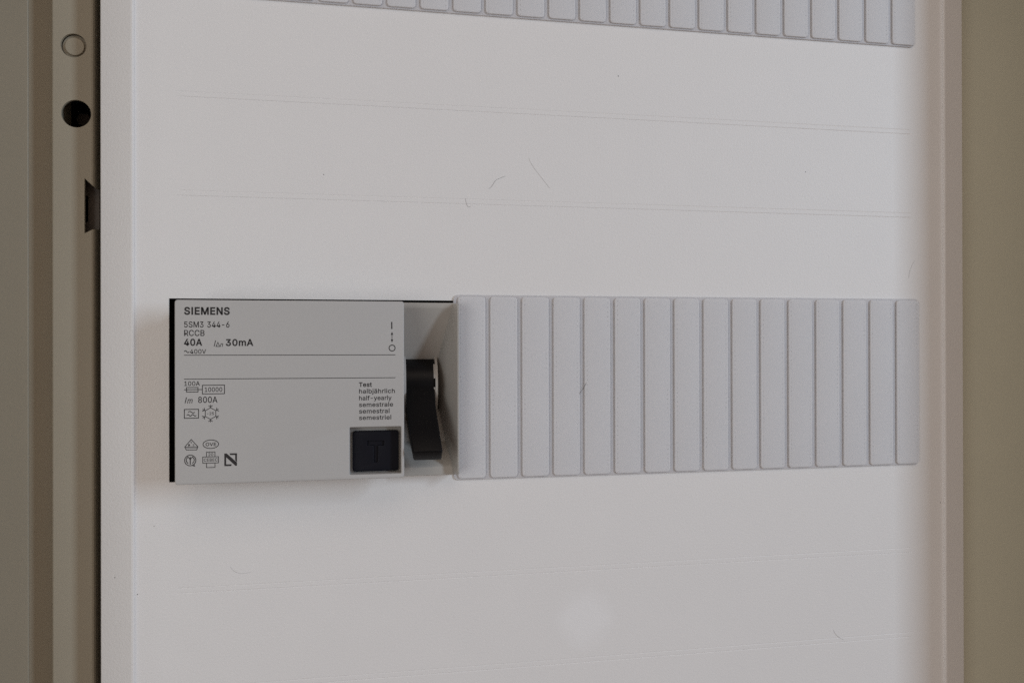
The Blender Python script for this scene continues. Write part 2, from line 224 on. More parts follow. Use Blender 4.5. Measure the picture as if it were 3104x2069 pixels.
    'S': (4.47, [[2.24,-0.09,1.97,-0.08,1.72,-0.04,1.49,0.01,1.28,0.09,1.08,0.19,0.91,0.31,0.76,0.45,0.64,0.6,0.54,0.77,0.46,0.96,0.41,1.15,0.38,1.37,1.04,1.37,1.07,1.23,1.1,1.1,1.16,0.98,1.23,0.88,1.32,0.79,1.42,0.71,1.54,0.64,1.66,0.59,1.8,0.55,1.94,0.52,2.09,0.5,2.24,0.49,2.41,0.5,2.57,0.52,2.72,0.55,2.86,0.6,2.99,0.66,3.11,0.74,3.21,0.82,3.29,0.92,3.36,1.02,3.41,1.14,3.45,1.26,3.46,1.39,3.45,1.51,3.42,1.61,3.38,1.71,3.32,1.79,3.25,1.86,3.16,1.93,3.07,1.99,2.96,2.05,2.45,2.22,1.84,2.39,1.54,2.49,1.28,2.6,1.05,2.74,0.86,2.89,0.71,3.07,0.6,3.26,0.54,3.48,0.52,3.72,0.53,3.93,0.58,4.13,0.65,4.31,0.75,4.48,0.87,4.63,1.02,4.76,1.19,4.88,1.38,4.98,1.58,5.06,1.8,5.11,2.03,5.14,2.27,5.16,2.52,5.14,2.75,5.11,2.96,5.05,3.16,4.98,3.34,4.88,3.51,4.76,3.65,4.63,3.77,4.49,3.87,4.33,3.94,4.15,3.99,3.97,4.01,3.78,3.37,3.78,3.34,3.96,3.26,4.12,3.16,4.26,3.02,4.37,2.86,4.47,2.67,4.53,2.47,4.57,2.25,4.59,2.09,4.58,1.94,4.56,1.8,4.52,1.67,4.48,1.56,4.42,1.45,4.35,1.36,4.27,1.29,4.18,1.23,4.09,1.18,3.98,1.16,3.87,1.15,3.76,1.16,3.63,1.19,3.52,1.24,3.42,1.31,3.34,1.39,3.26,1.48,3.19,1.58,3.13,1.69,3.08,2.12,2.93,2.64,2.79,3.12,2.64,3.24,2.58,3.36,2.52,3.47,2.45,3.59,2.38,3.69,2.29,3.79,2.2,3.87,2.09,3.95,1.98,4.01,1.85,4.05,1.71,4.07,1.55,4.08,1.39,4.07,1.18,4.03,0.99,3.96,0.81,3.86,0.64,3.74,0.48,3.6,0.34,3.43,0.21,3.23,0.11,3.02,0.02,2.78,-0.04,2.52,-0.08]]),
    'T': (4.49, [[0.32,4.52,0.32,5.09,4.17,5.09,4.17,4.52,2.57,4.52,2.57,0,1.93,0,1.93,4.52]]),
    'V': (4.8, [[2.04,0,0.16,5.09,0.84,5.09,1.92,2.06,2.15,1.37,2.48,0.31,2.35,0.31,2.67,1.38,2.9,2.06,3.95,5.09,4.63,5.09,2.78,0]]),
    'a': (3.89, [[1.6,-0.09,1.42,-0.08,1.26,-0.05,1.1,-0.01,0.94,0.05,0.8,0.12,0.68,0.22,0.57,0.32,0.48,0.45,0.4,0.58,0.35,0.73,0.31,0.9,0.3,1.08,0.31,1.23,0.34,1.38,0.38,1.5,0.43,1.61,0.5,1.71,0.58,1.79,0.67,1.87,0.78,1.93,0.89,1.99,1,2.03,1.12,2.07,1.25,2.11,1.78,2.2,2.34,2.27,2.44,2.28,2.52,2.3,2.59,2.32,2.65,2.35,2.7,2.38,2.73,2.43,2.75,2.48,2.76,2.55,2.75,2.68,2.73,2.79,2.71,2.88,2.67,2.97,2.62,3.04,2.56,3.11,2.48,3.17,2.4,3.22,2.3,3.26,2.2,3.29,2.08,3.3,1.96,3.31,1.83,3.3,1.71,3.29,1.59,3.26,1.49,3.22,1.4,3.18,1.32,3.13,1.24,3.07,1.18,3.01,1.12,2.94,1.07,2.88,1.03,2.81,1,2.74,0.41,2.91,0.48,3.08,0.57,3.22,0.67,3.35,0.79,3.46,0.91,3.55,1.04,3.64,1.18,3.7,1.33,3.75,1.48,3.79,1.63,3.82,1.79,3.84,1.94,3.84,2.39,3.79,2.51,3.76,2.63,3.72,2.75,3.67,2.86,3.6,2.96,3.53,3.06,3.43,3.15,3.33,3.22,3.2,3.29,3.06,3.33,2.9,3.36,2.72,3.37,2.51,3.37,0,2.77,0,2.77,0.52,2.72,0.52,2.52,0.25,2.44,0.18,2.36,0.12,2.26,0.06,2.15,0.01,2.03,-0.03,1.9,-0.06,1.76,-0.08], [1.7,0.45,1.87,0.46,2.02,0.49,2.16,0.53,2.28,0.59,2.39,0.66,2.48,0.74,2.57,0.83,2.63,0.93,2.69,1.04,2.72,1.15,2.75,1.26,2.76,1.38,2.76,1.9,2.59,1.82,2.31,1.76,2,1.71,1.75,1.68,1.34,1.59,1.25,1.55,1.17,1.5,1.1,1.45,1.03,1.39,0.98,1.32,0.95,1.24,0.93,1.15,0.92,1.05,0.92,0.95,0.94,0.87,0.98,0.79,1.02,0.72,1.07,0.66,1.14,0.61,1.21,0.56,1.3,0.52,1.39,0.49,1.49,0.47,1.59,0.46]]),
    'b': (4.24, [[2.29,-0.08,2.13,-0.07,1.98,-0.05,1.84,-0.01,1.72,0.04,1.62,0.1,1.53,0.17,1.45,0.24,1.38,0.31,1.18,0.59,1.12,0.59,1.12,0,0.53,0,0.53,5.09,1.14,5.09,1.14,3.19,1.18,3.19,1.37,3.46,1.44,3.53,1.52,3.6,1.61,3.67,1.71,3.73,1.83,3.78,1.97,3.81,2.12,3.84,2.29,3.84,2.52,3.83,2.74,3.78,2.94,3.71,3.13,3.61,3.3,3.47,3.45,3.32,3.59,3.13,3.7,2.93,3.79,2.7,3.85,2.45,3.89,2.18,3.9,1.89,3.89,1.6,3.85,1.33,3.79,1.08,3.7,0.84,3.59,0.64,3.46,0.45,3.3,0.29,3.13,0.16,2.94,0.05,2.74,-0.02,2.52,-0.07], [2.2,0.47,2.37,0.48,2.53,0.51,2.67,0.57,2.79,0.66,2.91,0.76,3.01,0.88,3.09,1.01,3.16,1.17,3.21,1.33,3.25,1.51,3.27,1.7,3.28,1.89,3.27,2.09,3.25,2.27,3.21,2.45,3.16,2.61,3.09,2.76,3.01,2.9,2.91,3.01,2.8,3.11,2.67,3.19,2.53,3.25,2.37,3.29,2.2,3.3,2.03,3.29,1.88,3.25,1.74,3.2,1.61,3.12,1.5,3.02,1.4,2.91,1.32,2.78,1.25,2.63,1.2,2.47,1.16,2.29,1.13,2.1,1.13,1.89,1.13,1.69,1.16,1.5,1.2,1.32,1.25,1.15,1.32,1,1.4,0.86,1.5,0.75,1.62,0.65,1.74,0.57,1.88,0.51,2.04,0.48]]),
    'c': (3.96, [[2.07,-0.08,1.82,-0.07,1.59,-0.02,1.37,0.06,1.17,0.16,0.98,0.3,0.82,0.46,0.68,0.64,0.56,0.85,0.46,1.08,0.4,1.33,0.36,1.59,0.34,1.87,0.36,2.16,0.4,2.43,0.46,2.68,0.56,2.91,0.68,3.12,0.82,3.3,0.98,3.46,1.17,3.6,1.37,3.71,1.59,3.78,1.82,3.83,2.07,3.84,2.21,3.84,2.34,3.83,2.47,3.8,2.6,3.77,2.72,3.73,2.84,3.68,2.95,3.62,3.05,3.56,3.15,3.49,3.24,3.41,3.32,3.32,3.4,3.22,3.47,3.12,3.53,3.01,3.58,2.89,3.62,2.77,3.03,2.62,2.9,2.89,2.7,3.11,2.42,3.25,2.07,3.3,1.89,3.29,1.73,3.25,1.58,3.19,1.45,3.1,1.34,3,1.24,2.87,1.15,2.74,1.08,2.58,1.03,2.42,0.99,2.24,0.97,2.06,0.96,1.87,0.97,1.69,0.99,1.51,1.03,1.34,1.08,1.17,1.15,1.02,1.24,0.89,1.34,0.76,1.45,0.66,1.58,0.57,1.73,0.51,1.89,0.48,2.07,0.46,2.43,0.52,2.71,0.66,2.92,0.89,3.04,1.17,3.63,1.02,3.59,0.9,3.54,0.78,3.48,0.67,3.41,0.56,3.34,0.46,3.25,0.37,3.16,0.29,3.06,0.21,2.96,0.15,2.85,0.09,2.73,0.04,2.61,-0.01,2.48,-0.04,2.35,-0.06,2.21,-0.08]]),
    'd': (4.24, [[1.95,-0.08,1.72,-0.07,1.51,-0.02,1.3,0.05,1.11,0.16,0.94,0.29,0.79,0.45,0.66,0.64,0.55,0.84,0.46,1.08,0.39,1.33,0.35,1.6,0.34,1.89,0.35,2.18,0.39,2.45,0.46,2.7,0.55,2.93,0.66,3.13,0.79,3.32,0.95,3.47,1.12,3.61,1.31,3.71,1.51,3.78,1.73,3.83,1.96,3.84,2.13,3.84,2.28,3.81,2.41,3.78,2.53,3.73,2.63,3.67,2.72,3.6,2.8,3.53,2.87,3.46,3.06,3.19,3.11,3.19,3.11,5.09,3.72,5.09,3.72,0,3.13,0,3.13,0.59,3.07,0.59,2.87,0.31,2.8,0.24,2.72,0.17,2.63,0.1,2.52,0.04,2.41,-0.01,2.27,-0.05,2.12,-0.07], [2.05,0.47,2.21,0.48,2.36,0.51,2.5,0.57,2.63,0.65,2.74,0.75,2.84,0.86,2.93,1,2.99,1.15,3.05,1.32,3.09,1.5,3.11,1.69,3.12,1.89,3.11,2.1,3.09,2.29,3.05,2.47,3,2.63,2.93,2.78,2.84,2.91,2.75,3.02,2.63,3.12,2.51,3.2,2.37,3.25,2.21,3.29,2.05,3.3,1.87,3.29,1.72,3.25,1.57,3.19,1.45,3.11,1.33,3.01,1.24,2.9,1.15,2.76,1.08,2.61,1.03,2.45,0.99,2.27,0.97,2.09,0.96,1.89,0.97,1.7,0.99,1.51,1.03,1.33,1.09,1.17,1.15,1.01,1.24,0.88,1.34,0.76,1.45,0.66,1.58,0.57,1.72,0.51,1.88,0.48]]),
    'e': (4.04, [[2.12,-0.08,1.85,-0.07,1.61,-0.02,1.38,0.06,1.17,0.16,0.98,0.3,0.82,0.46,0.68,0.64,0.56,0.85,0.46,1.08,0.4,1.32,0.35,1.59,0.34,1.87,0.35,2.15,0.39,2.42,0.46,2.67,0.55,2.9,0.67,3.11,0.81,3.29,0.97,3.46,1.15,3.59,1.35,3.7,1.57,3.78,1.8,3.83,2.05,3.84,2.21,3.84,2.36,3.82,2.51,3.79,2.66,3.74,2.8,3.68,2.94,3.61,3.07,3.51,3.19,3.41,3.31,3.29,3.41,3.15,3.5,2.99,3.57,2.82,3.63,2.63,3.68,2.42,3.7,2.19,3.71,1.94,3.71,1.69,0.75,1.69,0.75,2.21,3.38,2.21,3.1,2.02,3.09,2.2,3.07,2.37,3.03,2.54,2.98,2.69,2.91,2.82,2.83,2.94,2.73,3.05,2.63,3.14,2.5,3.21,2.37,3.26,2.22,3.29,2.05,3.3,1.89,3.29,1.73,3.26,1.59,3.21,1.46,3.13,1.35,3.04,1.25,2.94,1.16,2.82,1.09,2.7,1.03,2.56,0.99,2.41,0.97,2.26,0.96,2.11,0.96,1.78,0.97,1.57,1,1.39,1.04,1.22,1.1,1.06,1.18,0.92,1.28,0.8,1.39,0.7,1.51,0.61,1.65,0.55,1.79,0.5,1.95,0.47,2.12,0.46,2.24,0.47,2.34,0.48,2.44,0.5,2.54,0.53,2.63,0.56,2.71,0.61,2.78,0.66,2.85,0.73,2.92,0.8,2.97,0.88,3.02,0.96,3.06,1.05,3.65,0.91,3.6,0.77,3.53,0.63,3.45,0.51,3.35,0.39,3.24,0.29,3.11,0.19,2.98,0.11,2.83,0.04,2.66,-0.01,2.49,-0.05,2.31,-0.07]]),
    'f': (2.54, [[2.28,3.79,2.28,3.27,0.06,3.27,0.06,3.79], [0.81,0,0.81,4.32,0.82,4.47,0.84,4.61,0.89,4.74,0.96,4.86,1.04,4.96,1.13,5.05,1.24,5.13,1.35,5.19,1.48,5.24,1.61,5.27,1.74,5.29,1.87,5.3,2.22,5.27,2.43,5.21,2.27,4.68,2.15,4.72,1.95,4.74,1.82,4.73,1.71,4.7,1.62,4.66,1.54,4.6,1.49,4.52,1.45,4.43,1.42,4.31,1.42,4.19,1.42,0]]),
    'h': (4.1, [[1.14,2.27,1.14,0,0.53,0,0.53,5.09,1.14,5.09,1.14,2.87,1.02,2.87,1.12,3.12,1.24,3.32,1.37,3.49,1.52,3.62,1.69,3.72,1.87,3.79,2.07,3.83,2.27,3.84,2.46,3.83,2.64,3.8,2.8,3.76,2.95,3.69,3.09,3.6,3.21,3.49,3.32,3.36,3.41,3.21,3.48,3.04,3.53,2.85,3.56,2.64,3.57,2.4,3.57,0,2.96,0,2.96,2.35,2.95,2.56,2.9,2.75,2.83,2.91,2.73,3.04,2.6,3.15,2.46,3.23,2.29,3.28,2.1,3.29,1.97,3.28,1.84,3.26,1.72,3.22,1.61,3.17,1.5,3.11,1.41,3.03,1.33,2.93,1.26,2.83,1.21,2.71,1.17,2.57,1.14,2.43]]),
    'i': (1.67, [[0.53,0,0.53,3.79,1.14,3.79,1.14,0], [0.84,4.43,0.75,4.44,0.67,4.46,0.6,4.49,0.54,4.55,0.48,4.61,0.44,4.68,0.42,4.75,0.41,4.83,0.42,4.91,0.44,4.99,0.48,5.06,0.54,5.12,0.6,5.17,0.67,5.21,0.75,5.23,0.84,5.24,0.92,5.23,1,5.21,1.07,5.17,1.14,5.12,1.19,5.06,1.23,4.99,1.26,4.91,1.26,4.83,1.26,4.75,1.23,4.68,1.19,4.61,1.14,4.55,1.07,4.49,1,4.46,0.92,4.44]]),
    'j': (1.67, [[0.53,3.79,1.14,3.79,1.14,-0.3,1.13,-0.47,1.11,-0.63,1.07,-0.77,1.02,-0.9,0.95,-1.02,0.86,-1.13,0.76,-1.22,0.65,-1.29,0.52,-1.35,0.37,-1.39,0.21,-1.42,0.04,-1.43,-0.1,-1.43,-0.1,-0.87,0.02,-0.87,0.14,-0.86,0.25,-0.83,0.34,-0.78,0.4,-0.72,0.46,-0.64,0.5,-0.54,0.52,-0.42,0.53,-0.29], [0.83,4.43,0.75,4.44,0.67,4.46,0.6,4.49,0.53,4.55,0.48,4.61,0.44,4.68,0.42,4.75,0.41,4.83,0.42,4.91,0.44,4.99,0.48,5.06,0.53,5.12,0.6,5.17,0.67,5.21,0.75,5.23,0.83,5.24,0.92,5.23,1,5.21,1.07,5.17,1.14,5.12,1.19,5.06,1.23,4.99,1.25,4.91,1.26,4.83,1.25,4.75,1.23,4.68,1.19,4.61,1.14,4.55,1.07,4.49,1,4.46,0.92,4.44]]),
    'l': (1.89, [[1.39,-0.02,1.19,-0.01,1.01,0.03,0.86,0.1,0.74,0.2,0.65,0.33,0.58,0.47,0.54,0.65,0.53,0.84,0.53,5.09,1.14,5.09,1.14,0.99,1.14,0.87,1.15,0.77,1.17,0.68,1.2,0.62,1.24,0.58,1.3,0.54,1.37,0.53,1.46,0.52,1.6,0.53,1.7,0.54,1.81,0.03,1.62,-0.01]]),
    'm': (6.1, [[0.53,0,0.53,3.79,1.12,3.79,1.12,2.95,1.08,2.95,1.12,3.1,1.18,3.23,1.25,3.35,1.32,3.46,1.41,3.55,1.51,3.63,1.61,3.7,1.72,3.76,1.83,3.8,1.95,3.84,2.07,3.86,2.19,3.86,2.39,3.85,2.57,3.8,2.73,3.72,2.87,3.61,2.99,3.47,3.09,3.31,3.16,3.14,3.21,2.95,3.12,2.95,3.17,3.08,3.22,3.21,3.29,3.32,3.37,3.43,3.47,3.53,3.57,3.61,3.68,3.69,3.81,3.75,3.94,3.8,4.07,3.83,4.22,3.85,4.37,3.86,4.53,3.85,4.68,3.83,4.83,3.78,4.97,3.72,5.1,3.64,5.22,3.54,5.32,3.42,5.41,3.28,5.48,3.13,5.53,2.96,5.56,2.76,5.57,2.55,5.57,0,4.96,0,4.96,2.54,4.94,2.73,4.9,2.89,4.83,3.02,4.73,3.13,4.6,3.21,4.47,3.26,4.33,3.29,4.19,3.3,4.06,3.3,3.95,3.28,3.84,3.24,3.74,3.2,3.65,3.14,3.58,3.07,3.51,2.99,3.45,2.9,3.41,2.8,3.38,2.7,3.36,2.59,3.35,2.47,3.35,0,2.74,0,2.74,2.6,2.73,2.75,2.69,2.88,2.62,3.01,2.53,3.11,2.42,3.2,2.29,3.26,2.15,3.29,1.99,3.3,1.88,3.3,1.78,3.28,1.68,3.25,1.58,3.2,1.48,3.14,1.4,3.07,1.32,2.99,1.26,2.89,1.21,2.78,1.17,2.66,1.14,2.53,1.14,2.38,1.14,0]]),
    'n': (4.1, [[1.14,2.27,1.14,0,0.53,0,0.53,3.79,1.12,3.79,1.12,2.87,1.02,2.87,1.12,3.12,1.24,3.32,1.37,3.49,1.52,3.62,1.69,3.72,1.87,3.79,2.07,3.83,2.27,3.84,2.46,3.83,2.64,3.8,2.8,3.76,2.95,3.69,3.09,3.6,3.21,3.49,3.32,3.36,3.41,3.21,3.48,3.04,3.53,2.85,3.56,2.64,3.57,2.4,3.57,0,2.96,0,2.96,2.35,2.95,2.56,2.9,2.75,2.83,2.91,2.73,3.04,2.6,3.15,2.46,3.23,2.29,3.28,2.1,3.29,1.97,3.28,1.84,3.26,1.72,3.22,1.61,3.17,1.5,3.11,1.41,3.03,1.33,2.93,1.26,2.83,1.21,2.71,1.17,2.57,1.14,2.43]]),
    'o': (4.15, [[2.07,-0.08,1.82,-0.07,1.59,-0.02,1.37,0.06,1.17,0.16,0.98,0.3,0.82,0.46,0.68,0.64,0.56,0.85,0.46,1.08,0.4,1.33,0.36,1.59,0.34,1.87,0.36,2.16,0.4,2.43,0.46,2.68,0.56,2.91,0.68,3.12,0.82,3.3,0.98,3.46,1.17,3.6,1.37,3.71,1.59,3.78,1.82,3.83,2.07,3.84,2.33,3.83,2.56,3.78,2.78,3.71,2.99,3.6,3.17,3.46,3.33,3.3,3.47,3.12,3.59,2.91,3.69,2.68,3.76,2.43,3.8,2.16,3.81,1.87,3.8,1.59,3.76,1.33,3.69,1.08,3.59,0.85,3.47,0.64,3.33,0.46,3.17,0.3,2.99,0.16,2.78,0.06,2.56,-0.02,2.33,-0.07], [2.07,0.46,2.26,0.48,2.42,0.51,2.57,0.57,2.7,0.66,2.82,0.76,2.92,0.89,3,1.02,3.07,1.17,3.12,1.34,3.16,1.51,3.18,1.69,3.19,1.87,3.18,2.06,3.16,2.24,3.12,2.42,3.07,2.58,3,2.74,2.92,2.87,2.82,3,2.7,3.1,2.57,3.19,2.42,3.25,2.26,3.29,2.07,3.3,1.89,3.29,1.73,3.25,1.58,3.19,1.45,3.1,1.34,3,1.24,2.87,1.15,2.74,1.08,2.58,1.03,2.42,0.99,2.24,0.97,2.06,0.96,1.87,0.97,1.69,0.99,1.51,1.03,1.34,1.08,1.17,1.15,1.02,1.24,0.89,1.34,0.76,1.45,0.66,1.58,0.57,1.73,0.51,1.89,0.48]]),
    'r': (2.59, [[0.53,0,0.53,3.79,1.12,3.79,1.12,3.21,1.15,3.21,1.22,3.35,1.3,3.47,1.4,3.58,1.52,3.67,1.66,3.75,1.81,3.8,1.96,3.84,2.13,3.85,2.29,3.84,2.43,3.84,2.43,3.22,2.3,3.24,2.07,3.26,1.94,3.25,1.82,3.23,1.7,3.19,1.59,3.15,1.49,3.09,1.4,3.01,1.32,2.93,1.26,2.84,1.21,2.73,1.17,2.62,1.14,2.5,1.14,2.37,1.14,0]]),
    's': (3.65, [[1.82,-0.08,1.63,-0.07,1.45,-0.05,1.28,-0.02,1.12,0.03,0.98,0.1,0.84,0.18,0.72,0.27,0.62,0.38,0.53,0.5,0.45,0.63,0.4,0.78,0.36,0.94,0.94,1.07,0.99,0.92,1.05,0.79,1.14,0.69,1.24,0.6,1.36,0.54,1.5,0.49,1.65,0.46,1.81,0.45,2,0.46,2.17,0.5,2.32,0.55,2.44,0.62,2.55,0.71,2.62,0.81,2.67,0.91,2.68,1.03,2.67,1.12,2.65,1.21,2.6,1.29,2.54,1.36,2.46,1.42,2.37,1.47,2.25,1.51,2.12,1.55,1.49,1.7,1.25,1.77,1.04,1.86,0.87,1.96,0.72,2.08,0.61,2.22,0.53,2.37,0.48,2.55,0.47,2.74,0.48,2.9,0.51,3.05,0.57,3.19,0.65,3.32,0.75,3.43,0.87,3.54,1,3.63,1.15,3.7,1.31,3.77,1.49,3.81,1.67,3.84,1.87,3.84,2.06,3.84,2.23,3.81,2.39,3.78,2.54,3.72,2.67,3.66,2.79,3.58,2.9,3.49,2.99,3.39,3.07,3.28,3.14,3.16,3.19,3.03,3.24,2.9,2.68,2.77,2.64,2.88,2.58,2.98,2.51,3.07,2.43,3.16,2.32,3.23,2.19,3.28,2.05,3.31,1.87,3.33,1.71,3.32,1.56,3.29,1.43,3.24,1.31,3.17,1.21,3.08,1.14,2.99,1.1,2.89,1.09,2.77,1.1,2.67,1.12,2.58,1.17,2.5,1.24,2.43,1.33,2.37,1.44,2.32,1.57,2.27,1.72,2.23,2.29,2.09,2.54,2.02,2.75,1.94,2.92,1.83,3.06,1.71,3.17,1.58,3.25,1.42,3.3,1.25,3.31,1.07,3.3,0.9,3.26,0.75,3.21,0.61,3.12,0.47,3.02,0.35,2.9,0.24,2.76,0.15,2.6,0.06,2.42,0,2.23,-0.05,2.03,-0.07]]),
    't': (2.27, [[2.04,3.79,2.04,3.27,0.06,3.27,0.06,3.79], [0.65,4.71,1.26,4.71,1.26,0.98,1.27,0.86,1.28,0.76,1.32,0.68,1.36,0.61,1.42,0.56,1.5,0.53,1.59,0.51,1.7,0.5,1.85,0.51,2.02,0.54,2.13,0.02,1.92,-0.03,1.68,-0.04,1.45,-0.03,1.25,0.02,1.07,0.1,0.92,0.21,0.8,0.35,0.72,0.52,0.67,0.71,0.65,0.93]]),
    'y': (3.89, [[0.47,-1.39,0.61,-0.86,0.71,-0.87,0.8,-0.89,0.88,-0.9,0.96,-0.9,1.04,-0.89,1.11,-0.87,1.18,-0.84,1.24,-0.8,1.3,-0.74,1.36,-0.67,1.41,-0.58,1.46,-0.48,1.51,-0.36,1.63,-0.01,0.17,3.79,0.84,3.79,1.65,1.55,1.87,0.87,2.06,0.21,1.84,0.21,2.02,0.87,2.24,1.55,3.05,3.79,3.71,3.79,2.04,-0.58,1.98,-0.72,1.91,-0.85,1.84,-0.97,1.77,-1.07,1.68,-1.16,1.59,-1.24,1.5,-1.3,1.39,-1.36,1.28,-1.4,1.17,-1.43,1.04,-1.45,0.91,-1.45,0.65,-1.43]]),
    'ä': (3.89, [[1.6,-0.09,1.42,-0.08,1.26,-0.05,1.1,-0.01,0.94,0.05,0.8,0.12,0.68,0.22,0.57,0.32,0.48,0.45,0.4,0.58,0.35,0.73,0.31,0.9,0.3,1.08,0.31,1.23,0.34,1.38,0.38,1.5,0.43,1.61,0.5,1.71,0.58,1.79,0.67,1.87,0.78,1.93,0.89,1.99,1,2.03,1.12,2.07,1.25,2.11,1.78,2.2,2.34,2.27,2.44,2.28,2.52,2.3,2.59,2.32,2.65,2.35,2.7,2.38,2.73,2.43,2.75,2.48,2.76,2.55,2.75,2.68,2.73,2.79,2.71,2.88,2.67,2.97,2.62,3.04,2.56,3.11,2.48,3.17,2.4,3.22,2.3,3.26,2.2,3.29,2.08,3.3,1.96,3.31,1.83,3.3,1.71,3.29,1.59,3.26,1.49,3.22,1.4,3.18,1.32,3.13,1.24,3.07,1.18,3.01,1.12,2.94,1.07,2.88,1.03,2.81,1,2.74,0.41,2.91,0.48,3.08,0.57,3.22,0.67,3.35,0.79,3.46,0.91,3.55,1.04,3.64,1.18,3.7,1.33,3.75,1.48,3.79,1.63,3.82,1.79,3.84,1.94,3.84,2.39,3.79,2.51,3.76,2.63,3.72,2.75,3.67,2.86,3.6,2.96,3.53,3.06,3.43,3.15,3.33,3.22,3.2,3.29,3.06,3.33,2.9,3.36,2.72,3.37,2.51,3.37,0,2.77,0,2.77,0.52,2.72,0.52,2.52,0.25,2.44,0.18,2.36,0.12,2.26,0.06,2.15,0.01,2.03,-0.03,1.9,-0.06,1.76,-0.08], [1.7,0.45,1.87,0.46,2.02,0.49,2.16,0.53,2.28,0.59,2.39,0.66,2.48,0.74,2.57,0.83,2.63,0.93,2.69,1.04,2.72,1.15,2.75,1.26,2.76,1.38,2.76,1.9,2.59,1.82,2.31,1.76,2,1.71,1.75,1.68,1.34,1.59,1.25,1.55,1.17,1.5,1.1,1.45,1.03,1.39,0.98,1.32,0.95,1.24,0.93,1.15,0.92,1.05,0.92,0.95,0.94,0.87,0.98,0.79,1.02,0.72,1.07,0.66,1.14,0.61,1.21,0.56,1.3,0.52,1.39,0.49,1.49,0.47,1.59,0.46], [2.61,4.43,2.53,4.44,2.46,4.46,2.39,4.49,2.33,4.55,2.27,4.61,2.24,4.68,2.21,4.75,2.21,4.83,2.21,4.91,2.24,4.99,2.27,5.05,2.33,5.12,2.39,5.17,2.46,5.2,2.53,5.23,2.61,5.23,2.69,5.23,2.77,5.2,2.83,5.17,2.9,5.12,2.95,5.05,2.99,4.99,3.01,4.91,3.01,4.83,3.01,4.75,2.99,4.68,2.95,4.61,2.9,4.55,2.83,4.49,2.77,4.46,2.69,4.44], [1.17,4.43,1.09,4.44,1.02,4.46,0.95,4.49,0.89,4.55,0.84,4.61,0.8,4.68,0.78,4.75,0.77,4.83,0.78,4.91,0.8,4.99,0.84,5.05,0.89,5.12,0.95,5.17,1.02,5.2,1.09,5.23,1.17,5.23,1.26,5.23,1.33,5.2,1.4,5.17,1.46,5.12,1.51,5.05,1.55,4.99,1.57,4.91,1.58,4.83,1.57,4.75,1.55,4.68,1.51,4.61,1.46,4.55,1.4,4.49,1.33,4.46,1.26,4.44]]),
}
GLYPHS['I'] = (2.1, [[0.72, 0, 1.38, 0, 1.38, 5.09, 0.72, 5.09]])
GLYPHS['l'] = (1.67, [[0.53, 0, 1.14, 0, 1.14, 5.3, 0.53, 5.3]])
CAP_H, X_H = 5.09, 3.79


def lettering(s, x, v, width, cap, h, mat, parent, bold=0.0, italic=False, xheight=False, name="lettering"):
    """one printed word as a flat filled outline; bold adds a stroke along the outlines"""
    cons, pen = [], 0.0
    for ch in s:
        if ch == ' ':
            pen += 2.6
            continue
        adv, cs = GLYPHS[ch]
        for c in cs:
            cons.append([(pen + c[k], c[k + 1]) for k in range(0, len(c), 2)])
        pen += adv + bold * 0.6
    sy = cap / (X_H if xheight else CAP_H)
    xs = [p[0] for c in cons for p in c]
    x0, x1 = min(xs) - bold / 2, max(xs) + bold / 2
    sx = width / (x1 - x0 + (cap / sy * 0.22 if italic else 0))
    sh = 0.22 * sy / sx if italic else 0.0
    cons = [[(x + (px - x0 + py * sh) * sx, v + py * sy) for px, py in c] for c in cons]
    cu = bpy.data.curves.new(name, 'CURVE')
    cu.dimensions = '2D'
    cu.fill_mode = 'BOTH'
    for c in cons:
        sp = cu.splines.new('POLY')
        sp.points.add(len(c) - 1)
        for p, q in zip(sp.points, c):
            p.co = (q[0], q[1], 0, 1)
        sp.use_cyclic_u = True
    me = curve_mesh(cu, name)
    vs = [(p.co.x, p.co.y, h) for p in me.vertices]
    fs = [tuple(p.vertices) for p in me.polygons]
    bpy.data.meshes.remove(me)
    if bold:
        w = bold * (sx + sy) / 2
        rv, rf = ribbon_geometry([(c, True) for c in cons], w, h + 0.002, 0.0)
        k = len(vs)
        vs += rv
        fs += [tuple(a + k for a in f) for f in rf]
    return solid(name, vs, fs, mat, parent, recalc=False)


def ribbon_geometry(paths, width, h, step=0.0012):
    vs, fs = [], []
    for k, pa in enumerate(paths):
        pts, closed = pa[0], pa[1]
        w = (pa[2] if len(pa) > 2 else width) / 2
        n = len(pts)
        base = len(vs)
        for i in range(n):
            p = Vector(pts[i])
            a = Vector(pts[i - 1]) if (i > 0 or closed) else None
            b = Vector(pts[(i + 1) % n]) if (i < n - 1 or closed) else None
            d1 = (p - a).normalized() if a else (b - p).normalized()
            d2 = (b - p).normalized() if b else d1
            n1 = Vector((-d1.y, d1.x))
            n2 = Vector((-d2.y, d2.x))
            m = (n1 + n2)
            m = m.normalized() if m.length > 1e-6 else n1
            k_ = w / max(0.45, m.dot(n1))
            hh = h + step * k
            q1, q2 = p + m * k_, p - m * k_
            vs += [(q1.x, q1.y, hh), (q2.x, q2.y, hh)]
        for i in range(n if closed else n - 1):
            j = (i + 1) % n
            fs.append((base + 2 * i, base + 2 * i + 1, base + 2 * j + 1, base + 2 * j))
    return vs, fs


def ribbon(paths, width, h, mat, parent, name="symbol"):
    """flat printed strokes; each path = (points, closed[, width])"""
    vs, fs = ribbon_geometry(paths, width, h)
    return solid(name, vs, fs, mat, parent, recalc=False)


def filled(polys, h, mat, parent, name="symbol"):
    vs, fs = [], []
    for pl in polys:
        b = len(vs)
        vs += [(x, v, h) for x, v in pl]
        fs.append(tuple(range(b, b + len(pl))))
    return solid(name, vs, fs, mat, parent, recalc=False)


